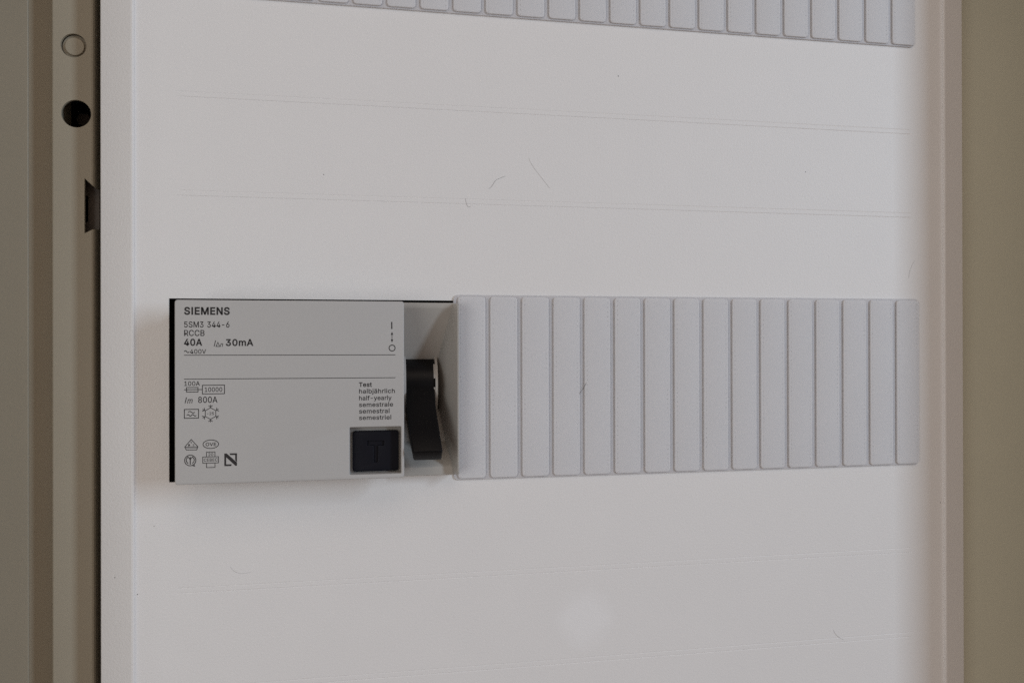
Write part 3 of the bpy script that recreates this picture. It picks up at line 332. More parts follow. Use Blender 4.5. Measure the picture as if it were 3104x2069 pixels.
def circle(cx, cv, rx, rv=None, n=40, a0=0, a1=360):
    rv = rx if rv is None else rv
    full = abs(a1 - a0) >= 360
    m = n if full else n + 1
    return [(cx + rx * math.cos(math.radians(a0 + (a1 - a0) * i / n)), cv + rv * math.sin(math.radians(a0 + (a1 - a0) * i / n))) for i in range(m)]


# ---------------------------------------------------------------- materials
def material(name, color, rough=0.5, grain=0.0, grain_scale=2500, wave=0.0, spec=0.5, tint=0.0, coat=0.0):
    """plain plastic or paint with fine moulded grain (bump) and faint uneven tone"""
    m = bpy.data.materials.new(name)
    m.use_nodes = True
    nt = m.node_tree
    b = nt.nodes["Principled BSDF"]
    b.inputs["Base Color"].default_value = (*color, 1)
    b.inputs["Roughness"].default_value = rough
    b.inputs["Specular IOR Level"].default_value = spec
    b.inputs["Coat Weight"].default_value = coat
    geo = nt.nodes.new("ShaderNodeNewGeometry")
    if tint:
        n = nt.nodes.new("ShaderNodeTexNoise")
        n.inputs["Scale"].default_value = 60
        n.inputs["Detail"].default_value = 5
        n.inputs["Roughness"].default_value = 0.6
        nt.links.new(geo.outputs["Position"], n.inputs["Vector"])
        mx = nt.nodes.new("ShaderNodeMix")
        mx.data_type = 'RGBA'
        mx.inputs[6].default_value = (*[c * (1 - tint) for c in color], 1)
        mx.inputs[7].default_value = (*[min(1, c * (1 + tint)) for c in color], 1)
        nt.links.new(n.outputs["Fac"], mx.inputs[0])
        nt.links.new(mx.outputs[2], b.inputs["Base Color"])
    last = None
    if grain:
        n = nt.nodes.new("ShaderNodeTexNoise")
        n.inputs["Scale"].default_value = grain_scale
        n.inputs["Detail"].default_value = 3
        nt.links.new(geo.outputs["Position"], n.inputs["Vector"])
        bp = nt.nodes.new("ShaderNodeBump")
        bp.inputs["Strength"].default_value = grain
        bp.inputs["Distance"].default_value = 0.0001
        nt.links.new(n.outputs["Fac"], bp.inputs["Height"])
        last = bp
    if wave:
        n = nt.nodes.new("ShaderNodeTexNoise")
        n.inputs["Scale"].default_value = 28
        n.inputs["Detail"].default_value = 2
        nt.links.new(geo.outputs["Position"], n.inputs["Vector"])
        bp = nt.nodes.new("ShaderNodeBump")
        bp.inputs["Strength"].default_value = wave
        bp.inputs["Distance"].default_value = 0.002
        nt.links.new(n.outputs["Fac"], bp.inputs["Height"])
        if last:
            nt.links.new(last.outputs[0], bp.inputs["Normal"])
        last = bp
    if last:
        nt.links.new(last.outputs[0], b.inputs["Normal"])
    return m


def math_node(nt, op, a, b=None, c=None):
    n = nt.nodes.new("ShaderNodeMath")
    n.operation = op
    for i, v in enumerate((a, b, c)):
        if v is None:
            continue
        if isinstance(v, (int, float)):
            n.inputs[i].default_value = v
        else:
            nt.links.new(v, n.inputs[i])
    return n.outputs[0]


def printed_plastic(name, color, rib):
    """layer-printed plastic: diagonal extrusion lines and, on the ribs, rows of pin holes beside the wall lines"""
    m = material(name, color, 0.55, grain=0.25, grain_scale=3000, spec=0.4, tint=0.03)
    nt = m.node_tree
    b = nt.nodes["Principled BSDF"]
    tc = nt.nodes.new("ShaderNodeTexCoord")
    sep = nt.nodes.new("ShaderNodeSeparateXYZ")
    nt.links.new(tc.outputs["Object"], sep.inputs[0])
    x, z = sep.outputs[0], sep.outputs[2]
    diag = math_node(nt, 'SINE', math_node(nt, 'MULTIPLY', math_node(nt, 'SUBTRACT', x, z), 2 * math.pi / (0.00045 * 1.414)))
    height = math_node(nt, 'MULTIPLY', diag, 0.5)
    if rib:
        inner = math_node(nt, 'LESS_THAN', math_node(nt, 'ABSOLUTE', x), 0.00305)
        height = math_node(nt, 'MULTIPLY', height, inner)
        wall = math_node(nt, 'SINE', math_node(nt, 'MULTIPLY', math_node(nt, 'ABSOLUTE', x), 2 * math.pi / 0.00042))
        outer = math_node(nt, 'SUBTRACT', 1.0, inner)
        height = math_node(nt, 'ADD', height, math_node(nt, 'MULTIPLY', math_node(nt, 'MULTIPLY', wall, outer), 0.9))
        col = math_node(nt, 'COMPARE', math_node(nt, 'ABSOLUTE', x), 0.00305, 0.00011)
        row = math_node(nt, 'LESS_THAN', math_node(nt, 'FRACT', math_node(nt, 'ADD', math_node(nt, 'DIVIDE', z, 0.00132), math_node(nt, 'MULTIPLY', x, 60))), 0.2)
        nz = nt.nodes.new("ShaderNodeTexNoise")
        nz.inputs["Scale"].default_value = 120
        gp = nt.nodes.new("ShaderNodeNewGeometry")
        nt.links.new(gp.outputs["Position"], nz.inputs["Vector"])
        patchy = math_node(nt, 'MULTIPLY', math_node(nt, 'MAXIMUM', math_node(nt, 'SUBTRACT', nz.outputs["Fac"], 0.42), 0.0), 5.0)
        pin = math_node(nt, 'MULTIPLY', math_node(nt, 'MULTIPLY', col, row), math_node(nt, 'MINIMUM', patchy, 1.0))
        old = b.inputs["Base Color"].links[0].from_socket
        mx = nt.nodes.new("ShaderNodeMix")
        mx.data_type = 'RGBA'
        nt.links.new(math_node(nt, 'MULTIPLY', pin, 0.5), mx.inputs[0])
        nt.links.new(old, mx.inputs[6])
        mx.inputs[7].default_value = (0.16, 0.15, 0.15, 1)
        nt.links.new(mx.outputs[2], b.inputs["Base Color"])
    bp = nt.nodes.new("ShaderNodeBump")
    bp.inputs["Strength"].default_value = 0.5
    bp.inputs["Distance"].default_value = 0.00003
    nt.links.new(height, bp.inputs["Height"])
    prev = b.inputs["Normal"].links[0].from_socket
    nt.links.new(prev, bp.inputs["Normal"])
    nt.links.new(bp.outputs[0], b.inputs["Normal"])
    # thin natural-white plastic lets part of the light through to whatever lies behind it
    tr = nt.nodes.new("ShaderNodeBsdfTranslucent")
    tr.inputs["Color"].default_value = (0.93, 0.88, 0.82, 1)
    ms = nt.nodes.new("ShaderNodeMixShader")
    ms.inputs[0].default_value = 0.35 if rib else 0.47
    nt.links.new(b.outputs[0], ms.inputs[1])
    nt.links.new(tr.outputs[0], ms.inputs[2])
    nt.links.new(ms.outputs[0], nt.nodes["Material Output"].inputs["Surface"])
    return m


def panel_material():
    m = material("white_cover_plastic", (0.80, 0.785, 0.785), 0.5, grain=0.75, grain_scale=1800, wave=0.05, spec=0.4, tint=0.02)
    nt = m.node_tree
    b = nt.nodes["Principled BSDF"]
    geo = nt.nodes.new("ShaderNodeNewGeometry")
    # a pale rubbed smudge below the blanking strip
    sub = nt.nodes.new("ShaderNodeVectorMath")
    sub.operation = 'DISTANCE'
    sub.inputs[1].default_value = (0.1086, 0, -0.0665)
    nt.links.new(geo.outputs["Position"], sub.inputs[0])
    n = nt.nodes.new("ShaderNodeTexNoise")
    n.inputs["Scale"].default_value = 220
    n.inputs["Detail"].default_value = 4
    nt.links.new(geo.outputs["Position"], n.inputs["Vector"])
    d = math_node(nt, 'ADD', sub.outputs["Value"], math_node(nt, 'MULTIPLY', n.outputs["Fac"], 0.006))
    r = nt.nodes.new("ShaderNodeMapRange")
    r.inputs[1].default_value, r.inputs[2].default_value = 0.0075, 0.0125
    r.inputs[3].default_value, r.inputs[4].default_value = 0.8, 0.0
    nt.links.new(d, r.inputs[0])
    old = b.inputs["Base Color"].links[0].from_socket
    mx = nt.nodes.new("ShaderNodeMix")
    mx.data_type = 'RGBA'
    nt.links.new(r.outputs[0], mx.inputs[0])
    nt.links.new(old, mx.inputs[6])
    mx.inputs[7].default_value = (0.85, 0.84, 0.85, 1)
    nt.links.new(mx.outputs[2], b.inputs["Base Color"])
    return m


M_PANEL = panel_material()
M_RIB = printed_plastic("printed_grey_plastic_rib", (0.86, 0.87, 0.915), True)
M_BASE = printed_plastic("printed_grey_plastic_base", (0.85, 0.865, 0.93), False)
M_GREY = material("light_grey_device_plastic", (0.478, 0.47, 0.466), 0.5, grain=0.5, grain_scale=2600, tint=0.02)
M_GREY_SHADED = material("shaded_light_grey_plastic", (0.42, 0.40, 0.375), 0.45, grain=0.15, grain_scale=2600, tint=0.02)  # device grey darkened and warmed, putting recess shade into the colour
M_BLACK = material("black_toggle_plastic", (0.003, 0.003, 0.004), 0.36, grain=0.15, grain_scale=2500, spec=0.18)
M_BUTTON = material("blue_black_button_plastic", (0.0045, 0.005, 0.010), 0.45, grain=0.3, grain_scale=2500, spec=0.2)
M_INK = material("dark_print_ink", (0.022, 0.019, 0.02), 0.7)
M_STEEL = material("beige_painted_steel", (0.385, 0.34, 0.262), 0.48, grain=0.35, grain_scale=1500, wave=0.04, tint=0.04)
M_STEEL_BRIGHT = material("brightened_painted_steel", (0.60, 0.575, 0.465), 0.48, grain=0.35, grain_scale=1500, wave=0.04, tint=0.04)  # frame steel colour raised so the right flange renders brighter
M_DARK = material("unlit_interior_black", (0.012, 0.011, 0.01), 0.8)  # near-black colour stands in for the unlit interior
M_LATCH = material("brown_latch_steel", (0.10, 0.08, 0.066), 0.55, grain=0.3)
M_HAIR = material("dark_fibre", (0.05, 0.045, 0.045), 0.6)
M_HAIR2 = material("pale_fibre", (0.17, 0.16, 0.16), 0.6)

# ---------------------------------------------------------------- enclosure frame behind the cover
frame = thing("enclosure_frame", (107, -200, -40), "beige painted steel enclosure frame around the white cover panel", "enclosure")
VB, VT = -220.0, 190.0

lip = [(-66, -21), (-66, -17.75), (-44.0, -17.75), (-43.8, -17.95), (-43.8, -21)]
prism_v("outer_lip", lip, VB, VT, M_STEEL, frame)
prism_v("inner_strip", [(-43.75, -21), (-43.75, -18.0), (-34.2, -18.0), (-34.2, -21)], VB, VT, M_STEEL, frame)


def boolean_cut(target, cutters):
    for c in cutters:
        md = target.modifiers.new("cut", 'BOOLEAN')
        md.operation = 'DIFFERENCE'
        md.solver = 'EXACT'
        md.object = c
    dg = bpy.context.evaluated_depsgraph_get()
    me = bpy.data.meshes.new_from_object(target.evaluated_get(dg))
    target.modifiers.clear()
    target.data = me
    me.name = target.name
    for c in cutters:
        bpy.data.objects.remove(c)
    for p in me.polygons:
        p.use_smooth = False


def disc(name, cx, cv, r, h0, h1, mat, parent=None, n=40, bevel=0.0):
    pts = circle(cx, cv, r, n=n)
    vs = [(x, v, h0) for x, v in pts] + [(x, v, h1) for x, v in pts]
    fs = [tuple(range(n)), tuple(range(2 * n - 1, n - 1, -1))] + [(i, (i + 1) % n, n + (i + 1) % n, n + i) for i in range(n)]
    return solid(name, vs, fs, mat, parent, bevel)


rail_profile = [(-34.98, -17.8), (-34.98, -10.9), (-34.88, -10.62), (-34.6, -10.5), (-25.2, -10.5), (-24.8, -10.7), (-24.5, -11.2), (-24.35, -12.2), (-24.3, -19.0), (-25.3, -19.0), (-25.0, -12.2), (-25.4, -11.2), (-34.0, -11.2), (-34.0, -17.8)]
rail = prism_v("side_rail", rail_profile, VB + 5, VT - 5, M_STEEL, frame)
slot_pts = [(-26.95, 56.6), (-23.3, 53.0), (-23.3, 43.8), (-26.95, 41.75)]
slot_cut = solid("slot", [(x, v, h) for h in (-20, 0) for x, v in slot_pts], [(0, 1, 2, 3), (7, 6, 5, 4), (0, 4, 5, 1), (1, 5, 6, 2), (2, 6, 7, 3), (3, 7, 4, 0)], M_DARK)
boolean_cut(rail, [disc("c", -29.6, 91.95, 3.2, -14, 0, M_DARK), disc("c", -28.97, 73.75, 3.7, -14, 0, M_DARK), slot_cut])
# blanking plug in the upper hole, bolt deep inside the lower hole, latch plate behind the slot
plug = slab("plug", [circle(-29.6, 91.95, 3.15)], -12.4, -11.5, M_STEEL, frame, 0.1)
slab("plug_head", [circle(-29.5, 91.85, 2.4)], -11.5, -10.8, M_STEEL, plug, 0.2)
bolt = slab("bolt_head", [circle(-31.0, 75.2, 2.0, n=6)], -24, -21.0, M_LATCH, frame, 0.3)
slab("latch_plate", [[(-31.5, 60), (-24.4, 60), (-24.4, 38), (-31.5, 38)], [(-28.5, 52.5), (-27.3, 52.5), (-27.3, 45.4), (-28.5, 45.4)]], -14.6, -14.0, M_LATCH, frame, 0.08)
# dark back box so that gaps look into an unlit interior
bb = [(-40, -22), (-40, -75), (250, -75), (250, -14.2), (248.5, -14.2), (248.5, -73.5), (-38.5, -73.5), (-38.5, -22)]
prism_v("back_box", bb, VB, VT, M_DARK, frame)
box("end_cap", -40, 250, VB - 3, VB, -75, -22, M_DARK, frame, 0)
box("end_cap", -40, 250, VT, VT + 3, -75, -22, M_DARK, frame, 0)
prism_v("side_flange", [(231, -14), (231, -11.8), (231.3, -11.5), (267.5, -11.5), (267.5, -14)], VB, VT, M_STEEL_BRIGHT, frame)
box("shade_collar", 267.6, 269.2, VB, VT, -14, 58, M_STEEL, frame, 0.3)  # out of view; height set so its shadow covers the right rim
box("shade_collar", -68, 269.2, VT + 3.2, VT + 5, -22, 55, M_STEEL, frame, 0.3)  # added out of view to darken the top of frame and cover
box("shade_collar", -68, -66.1, VB, VT, -22, 58, M_STEEL, frame, 0.3)  # added out of view to keep left-hand light off lip and rail

# ---------------------------------------------------------------- white cover panel
cover = thing("cover_panel", (107, -205, 0), "white plastic cover panel with raised side rims and faint raised lines", "cover panel")
left = [(-20.1, -8.5), (-20.1, -2.35), (-20.0, -2.1), (-19.8, -1.95), (-11.9, 0.62), (-11.5, 0.66), (-11.2, 0.5), (-11.0, 0.2), (-10.7, 0.03), (-10.2, -0.03), (-8.8, -0.02), (-6.0, 0)]
right = [(218.0, 0), (221.6, -0.02), (223.0, -0.03), (223.5, 0.03), (223.8, 0.2), (224.0, 0.5), (224.3, 0.66), (224.7, 0.62), (232.7, -1.95), (232.9, -2.1), (233.0, -2.35), (233.0, -8.5)]
OPEN_X = (-2.9, 214.0)
mid = [(x, 0.0) for x in (-2.9, -1.2, -0.6, 0.2, 40, 80, 120, 160, 200, 212.2, 213.0, 213.4, 214.0)]
prof = left + mid + right
seams = [51.4, 77.2, -52.0, -78.05, 180.0]
rows = [(-23.75, 23.95), (104.9, 152.6)]
vs_ = set([VB + 15, VT - 15])
dip = {}
for s in seams:
    for off, dep in ((-0.68, 0.12), (0.68, 0.065)):
        for d, k in ((-0.16, 0), (0, 1), (0.16, 0)):
            vv = round(s + off + d, 3)
            vs_.add(vv)
            dip[vv] = dep * k
for a, b in rows:
    vs_.add(a)
    vs_.add(b)
vs_ = sorted(vs_)
pv, pf = [], []
nx = len(prof)
for v in vs_:
    for x, h in prof:
        fade = 1.0 if 0.1 < x < 212.5 else (0.5 if -1 < x < 213.1 else 0.0)
        pv.append((x, v, h - dip.get(v, 0) * fade))


def in_hole(x, v):
    return OPEN_X[0] < x < OPEN_X[1] and any(a < v < b for a, b in rows)


for j in range(len(vs_) - 1):
    for i in range(nx - 1):
        if in_hole((prof[i][0] + prof[i + 1][0]) / 2, (vs_[j] + vs_[j + 1]) / 2):
            continue
        pf.append((j * nx + i, j * nx + i + 1, (j + 1) * nx + i + 1, (j + 1) * nx + i))
# thin edges of the openings
for a, b in rows:
    xa, xb = OPEN_X
    k = len(pv)
    ring = [(xa, a), (xb, a), (xb, b), (xa, b)]
    pv += [(x, v, 0.0) for x, v in ring] + [(x, v, -0.45) for x, v in ring]
    pf += [(k + i, k + (i + 1) % 4, k + 4 + (i + 1) % 4, k + 4 + i) for i in range(4)]
sheet = solid("panel_sheet", pv, pf, M_PANEL, cover, angle=14, recalc=False)
for p in sheet.data.polygons:
    p.use_smooth = False

# unseen white reflectors added behind the openings to lighten the strips' edges
for a, b in rows:
    xa = 73.5 if a < 0 else -2.0
    for v0, v1 in ((a - 1.2, a - 0.05), (b + 0.05, b + 1.2)):
        box("hidden_reflector", xa, 213.9, v0, v1, -7.0, -0.5, M_PANEL, cover, 0)
    box("hidden_reflector", 214.1, 215.2, a, b, -7.0, -0.5, M_PANEL, cover, 0)

# ---------------------------------------------------------------- blanking strips: base plate and one raised rib per half module
def rib_mesh():
    x, v = 3.84, 25.1
    cu = [rrect(-x, x, -v, v, 0.9)]
    o = slab("rib", cu, -0.25, 0.25, M_RIB, None, 0.18, 3)
    me = o.data
    bpy.data.objects.remove(o)
    return me


RIB = rib_mesh()


def blanking_strip(x0, x1, vc, n, label):
    t = thing("blanking_strip", ((x0 + x1) / 2, vc, 0.1), label, "blanking strip", "ribbed blanking strips in the cover panel")
    slab("base_plate", [rrect(x0, x1, vc - 25.55, vc + 25.55, 1.3)], 0.03, 0.5, M_BASE, t, 0.12)
    for k in range(n):
        # the right-most rib ends 4.3 mm inside the rounded end
        cx = x1 - 3.95 - 9.0 * k
        o = link("rib", RIB, W((cx, vc, 0.5 + 0.262)), t)
    return t


blanking_strip(71.0, 215.0, -0.05, 16, "ribbed grey printed blanking strip filling the row right of the breaker")
blanking_strip(-2.1, 213.9, 128.8, 24, "ribbed grey printed blanking strip cut off by the top edge")

# ---------------------------------------------------------------- residual current breaker
rcd = thing("circuit_breaker", (36.5, -22.5, 0), "light grey residual current breaker with black toggle and printed rating face", "circuit breaker")
HP = 12.0
box("body", 2.4, 57.0, -21.6, 22.2, -45, 8.4, M_GREY_SHADED, rcd, 0.3)
win = rrect(43.48, 56.4, -21.22, -9.2, 0.25, 3)
plate = slab("front_plate", [rrect(1.6, 57.2, -22.4, 22.95, 0.7), win], 8.4, HP, M_GREY, rcd, 0.28, 3)

recess = [(23.1, -26), (23.1, 3.6), (22.9, 4.0), (21.9, 4.0), (21.5, 3.8), (6.8, -3.6), (6.4, -4.4), (6.2, -22), (-6.2, -22), (-6.6, -7.0), (-7.2, -6.4), (-15.5, -5.5), (-20.6, 3.6), (-21.2, 4.0), (-23.3, 4.0), (-23.5, 3.6), (-23.5, -26)]
prism_x("toggle_recess", recess, 57.0, 71.0, M_GREY_SHADED, rcd)
# right-hand cheek: thin front rim, inner face leaning in towards the toggle disc
slices = [(-23.2, 5.6, 70.4, 3.9), (-22.9, 6.7, 70.4, 3.9), (-22.3, 7.3, 70.35, 3.9), (-21.0, 7.5, 70.2, 3.8), (-15.5, 7.5, 69.3, -5.0), (-6.0, 7.5, 67.5, -5.6), (0.5, 7.5, 67.0, -5.0), (7.5, 7.5, 66.8, -3.3),
          (20.9, 7.5, 70.1, 3.6), (21.9, 7.3, 70.2, 3.9), (22.5, 6.7, 70.25, 3.9), (22.85, 5.6, 70.3, 3.9)]
cv, cf = [], []
n = 8
for v, hm, xb, hb in slices:
    cut = 7.5 - hm
    cv += [(x, v, h) for x, h in ((71.9, -26), (71.9, 7.2 - cut), (71.65, 7.5 - cut), (71.45, 7.5 - cut), (71.25, 7.1 - cut), (xb, hb), (xb - 0.2, hb - 6), (xb - 0.2, -26))]
cf = [tuple(range(n)), tuple(range(len(slices) * n - 1, (len(slices) - 1) * n - 1, -1))]
for j in range(len(slices) - 1):
    cf += [(j * n + i, j * n + (i + 1) % n, (j + 1) * n + (i + 1) % n, (j + 1) * n + i) for i in range(n)]
solid("cheek", cv, cf, M_GREY_SHADED, rcd, angle=30)


# toggle: barrel on a horizontal axis between two pale discs, lever tipped down
def barrel(name, x0, x1, r, mat, parent, cvv=0.3, ch=-6.0, n=72):
    return prism_x(name, [(cvv + r * math.cos(2 * math.pi * i / n), ch + r * math.sin(2 * math.pi * i / n)) for i in range(n)], x0, x1, mat, parent, 0)


toggle = barrel("toggle", 58.05, 65.75, 8.0, M_BLACK, rcd)
barrel("disc", 57.3, 58.0, 8.8, M_GREY, toggle)
barrel("disc", 65.95, 66.6, 8.6, M_GREY_SHADED, toggle)
for va, vb in ((6.4, 2.6), (0.2, -3.4)):
    # pale grip teeth between barrel and right-hand disc
    pts = []
    for rr, seq in ((8.35, (va, vb)), (7.2, (vb, va))):
        for v in ([seq[0] + (seq[1] - seq[0]) * i / 8 for i in range(9)]):
            pts.append((v, -6.0 + math.sqrt(max(0.1, rr * rr - (v - 0.3) ** 2))))
    prism_x("tooth", pts, 65.5, 65.95, M_GREY_SHADED, toggle)
lever_sec = [  # (V, h, X left, X right) upper edge then lower edge, root to tip
    (2.0, 1.0, 58.1, 65.7), (-4.6, 5.2, 58.0, 65.75), (-10.0, 10.4, 58.5, 66.3), (-15.4, 14.9, 59.25, 66.9)]
lever_low = [(-5.0, -7.0, 58.1, 65.7), (-8.6, 1.6, 58.05, 65.8), (-13.2, 7.4, 58.6, 66.3), (-18.1, 12.2, 59.6, 66.75)]
lv, lf = [], []
for a, b in zip(lever_sec, lever_low):
    lv += [(a[2], a[0], a[1]), (a[3], a[0], a[1]), (b[3], b[0], b[1]), (b[2], b[0], b[1])]
for i in range(3):
    lf += [(4 * i + k, 4 * i + (k + 1) % 4, 4 * i + 4 + (k + 1) % 4, 4 * i + 4 + k) for k in range(4)]
lf += [(0, 1, 2, 3), (15, 14, 13, 12)]
solid("lever", lv, lf, M_BLACK, toggle, 0.35, 3, angle=45)

# test button with a sunk letter
T = [(47.87, -13.1), (52.1, -13.1), (52.1, -14.25), (50.52, -14.25), (50.52, -18.55), (49.47, -18.55), (49.47, -14.25), (47.87, -14.25)]
btn = slab("test_button", [rrect(44.05, 55.85, -20.95, -10.45, 0.8)], 6.0, 8.75, M_BUTTON, rcd, 0.1)
slab("button_face", [rrect(44.05, 55.85, -20.95, -10.45, 0.8), T], 8.75, 9.35, M_BUTTON, btn, 0.22, 3)

# ---- printing on the front plate
HI = HP + 0.006


def t(s, x, v, w, cap, bold=0.22, italic=False, xh=False):
    lettering(s, x, v, w, cap, HI, M_INK, plate, bold, italic, xh)


t("SIEMENS", 3.83, 19.36, 10.65, 1.72, 0.62)
t("5SM3 344-6", 3.82, 16.18, 10.61, 1.42)
t("RCCB", 3.82, 14.09, 4.75, 1.42)
t("40A", 3.78, 11.73, 4.22, 1.58, 0.52)
t("I", 10.72, 11.51, 0.44, 1.46, 0.18, True)
ribbon([([(11.25, 11.48), (12.1, 11.48), (11.68, 12.5)], True)], 0.17, HI, M_INK, plate)
t("n", 12.19, 11.41, 0.75, 0.82, 0.18, True, True)
t("30mA", 13.53, 11.66, 6.51, 1.57, 0.52)


def tilde(x, v, w, a, n=14):
    return [(x + w * i / n, v + a * math.sin(2 * math.pi * i / n)) for i in range(n + 1)]


ribbon([(tilde(3.85, 10.22, 1.15, 0.25), False)], 0.2, HI, M_INK, plate)
t("400V", 5.18, 9.72, 3.73, 1.06)
ribbon([([(3.78, 9.36), (55.0, 9.2)], False)], 0.17, HI, M_INK, plate, "printed_line")
ribbon([([(3.78, 3.5), (55.0, 3.35)], False)], 0.17, HI, M_INK, plate, "printed_line")
t("100A", 3.84, 1.87, 3.62, 1.06)
ribbon([([(4.36, 1.43), (7.02, 1.43), (7.02, 0.33), (4.36, 0.33)], True), ([(3.8, 0.9), (7.98, 0.9)], False),
        ([(8.05, 1.95), (13.22, 1.95), (13.22, -0.18), (8.05, -0.18)], True)], 0.19, HI, M_INK, plate)
t("10000", 8.58, 0.33, 4.12, 1.08)
t("I", 3.94, -2.38, 0.48, 1.4, 0.18, True)
t("m", 4.5, -2.42, 1.32, 0.98, 0.18, True, True)
t("800A", 7.05, -2.34, 4.51, 1.46)
ribbon([([(3.86, -3.92), (7.15, -3.92), (7.15, -6.08), (3.86, -6.08)], True), (tilde(4.76, -4.62, 1.5, 0.2), False),
        (tilde(4.42, -5.38, 1.1, 0.2) + tilde(5.52, -5.38, 1.1, 0.2)[1:], False)], 0.2, HI, M_INK, plate)
hx, hv = 9.94, -5.02
hexp = [(hx + 1.42 * math.sin(math.radians(60 * i)), hv + 1.42 * math.cos(math.radians(60 * i))) for i in range(6)]
paths = [(hexp, True)]
for i in range(6):
    a = math.radians(60 * i)
    d, pn = Vector((math.sin(a), math.cos(a))), Vector((math.cos(a), -math.sin(a)))
    c = Vector((hx, hv))
    paths.append(([tuple(c + d * 1.3), tuple(c + d * 2.15)], False))
    paths.append(([tuple(c + d * 1.98 + pn * 0.5), tuple(c + d * 1.6), tuple(c + d * 1.98 - pn * 0.5)], False))
ribbon(paths, 0.17, HI, M_INK, plate)
t("-25", 9.12, -5.36, 1.62, 0.68)
ribbon([([(5.44, -11.3), (3.95, -13.1), (4.3, -13.85), (6.72, -13.88), (7.0, -13.12)], True), ([(3.95, -13.12), (7.0, -13.14)], False),
        ([(4.15, -13.45), (6.85, -13.47)], False, 0.1)], 0.17, HI, M_INK, plate)
t("V", 5.2, -12.25, 0.5, 0.5)
t("D", 4.75, -12.93, 0.45, 0.5)
t("E", 5.82, -12.93, 0.36, 0.5)
ribbon([(circle(10.0, -12.57, 1.82, 1.04), True)], 0.19, HI, M_INK, plate)
t("OVE", 8.78, -12.99, 2.5, 0.8, 0.35)
ribbon([(circle(5.21, -16.42, 1.3), True), ([(5.21, -17.45), (5.21, -15.6)], False, 0.24), ([(4.6, -15.45), (5.21, -16.2), (5.82, -15.45)], False, 0.2),
        (circle(5.21, -16.35, 0.92, n=12, a0=130, a1=240), False, 0.2), (circle(5.21, -16.35, 0.92, n=12, a0=-60, a1=50), False, 0.2),
        ([(5.6, -17.62), (6.2, -17.85), (6.05, -17.45)], False)], 0.2, HI, M_INK, plate)
cross = [(8.98, -14.5), (10.97, -14.5), (10.97, -15.68), (11.8, -15.68), (11.8, -17.2), (10.97, -17.2), (10.97, -18.3), (8.98, -18.3), (8.98, -17.2), (8.12, -17.2), (8.12, -15.68), (8.98, -15.68)]
ribbon([(cross, True), ([(8.98, -15.68), (10.97, -15.68)], False), ([(8.98, -17.2), (10.97, -17.2)], False)], 0.17, HI, M_INK, plate)
t("CEBEC", 8.36, -16.8, 3.25, 0.76)
t("20", 9.42, -15.45, 1.15, 0.7)
filled([[(13.15, -14.95), (13.72, -14.95), (16.15, -17.25), (16.15, -18.05), (15.75, -18.05), (13.6, -15.9), (13.6, -17.65), (14.95, -17.65), (14.75, -18.08), (13.15, -18.08)]], HI, M_INK, plate)
filled([[(14.35, -14.95), (16.15, -14.95), (16.15, -17.15), (15.72, -16.7), (15.72, -15.38), (14.6, -15.38)]], HI + 0.002, M_INK, plate)
filled([[(53.92, 17.67), (54.24, 17.67), (54.24, 15.83), (53.92, 15.83)]], HI, M_INK, plate)
filled([[(54.13, 15.15), (53.8, 14.35), (54.46, 14.35)], [(54.13, 12.35), (53.8, 13.15), (54.46, 13.15)], [(54.05, 14.35), (54.05, 13.15), (54.21, 13.15), (54.21, 14.35)]], HI, M_INK, plate)
ribbon([(circle(54.15, 10.96, 0.76), True)], 0.24, HI, M_INK, plate)
t("Test", 45.79, 1.13, 3.26, 1.08, 0.5)
t("halbj\u00e4hrlich", 45.82, -0.55, 9.02, 1.08, 0.3)
t("half-yearly", 45.82, -2.3, 8.19, 1.08, 0.3)
t("semestrale", 45.82, -3.99, 8.57, 1.08, 0.3)
t("semestral", 45.82, -5.65, 7.65, 1.08, 0.3)
t("semestriel", 45.81, -7.3, 8.1, 1.08, 0.3)

# ---------------------------------------------------------------- hairs, lint and specks lying on the cover
def fibre(name, pts, r, mat, label, group=None):
    cu = bpy.data.curves.new(name, 'CURVE')
    cu.dimensions = '3D'
    sp = cu.splines.new('NURBS')
    sp.points.add(len(pts) - 1)
    for p, (x, v, h) in zip(sp.points, pts):
        p.co = (x, v, h + r, 1)
    sp.use_endpoint_u = True
    sp.order_u = min(4, len(pts))
    cu.resolution_u = 6
    cu.bevel_depth = r
    cu.bevel_resolution = 1
    me = curve_mesh(cu, name)
    for v in me.vertices:
        v.co = W(v.co)
    c = recentre(me)
    o = link(name, finish(me, mat, 80), c)
    return prop(o, label, "fibre", "loose fibres on the cover panel")


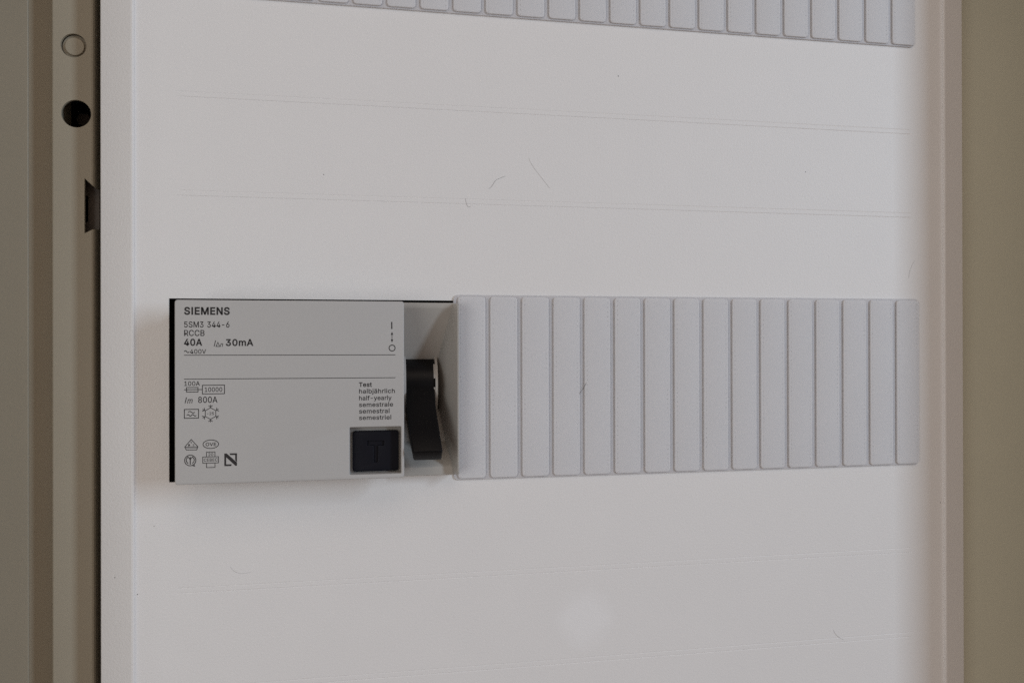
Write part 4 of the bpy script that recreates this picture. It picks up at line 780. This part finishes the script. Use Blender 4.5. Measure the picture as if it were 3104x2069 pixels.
fibre("hair", [(81.0, 55.2, 0), (82.2, 56.0, .05), (82.4, 57.6, .1), (84.0, 58.2, .05), (85.7, 58.9, 0)], 0.026, M_HAIR2, "thin S-shaped hair lying above the middle of the upper double line")
fibre("hair", [(92.4, 64.2, 0), (93.2, 61.8, .05), (95.6, 59.6, .1), (98.4, 55.9, 0)], 0.017, M_HAIR2, "faint curved hair right of the S-shaped hair")
fibre("hair", [(106.7, -2.2, 1.02), (107.6, -0.9, 1.02), (108.7, 0.8, 1.02)], 0.045, M_HAIR, "short straight dark hair on the ribs of the blanking strip")
fibre("hair", [(74.5, 52.2, 0), (74.6, 50.4, .05), (75.3, 49.4, 0), (75.9, 50.2, 0)], 0.025, M_HAIR2, "tiny hooked hair crossing the line above the breaker's right end")
fibre("hair", [(186.2, -74.9, 0), (186.8, -76.8, .05), (189.6, -78.1, 0)], 0.018, M_HAIR2, "curved hair near the bottom right corner of the cover")
fibre("hair", [(12.2, -46.4, 0), (13.2, -48.3, .05), (15.4, -48.9, 0), (17.6, -47.9, 0)], 0.013, M_HAIR2, "pale curved hair below the left end of the breaker")
fibre("hair", [(212.1, 32.0, 0), (212.3, 35.0, .05), (214.2, 37.4, 0)], 0.018, M_HAIR2, "faint hair above the right end of the ribbed strip")


def speck(x, v, h, r, label):
    pts = [(x + r * random.uniform(0.6, 1.2) * math.cos(a), v + r * random.uniform(0.6, 1.2) * math.sin(a)) for a in [i * math.pi / 3 for i in range(6)]]
    vs = [(a, b, h) for a, b in pts] + [(x, v, h + r * 0.7)]
    o = solid("dust_speck", vs, [(i, (i + 1) % 6, 6) for i in range(6)] + [tuple(range(5, -1, -1))], M_HAIR2)
    prop(o, label, "dust speck", "dust specks on the cover panel")


speck(-6.53, -34.9, 0, 0.16, "dark dust speck on the cover below the breaker's left end")
speck(-16.2, -47.9, -0.75, 0.15, "dust speck on the cover's left rim")
speck(223.0, -37.8, 0, 0.17, "dust speck beside the cover's right rim")
speck(177.4, 63.5, 0, 0.17, "dust speck between the two upper lines at the right")
speck(118.7, 88.9, 0, 0.2, "dust speck just below the upper ribbed strip")
speck(-10.6, -52.3, 0.02, 0.16, "dust speck in the crease along the left rim")
speck(36.2, 57.5, 0, 0.16, "dust speck between the upper lines above the breaker")
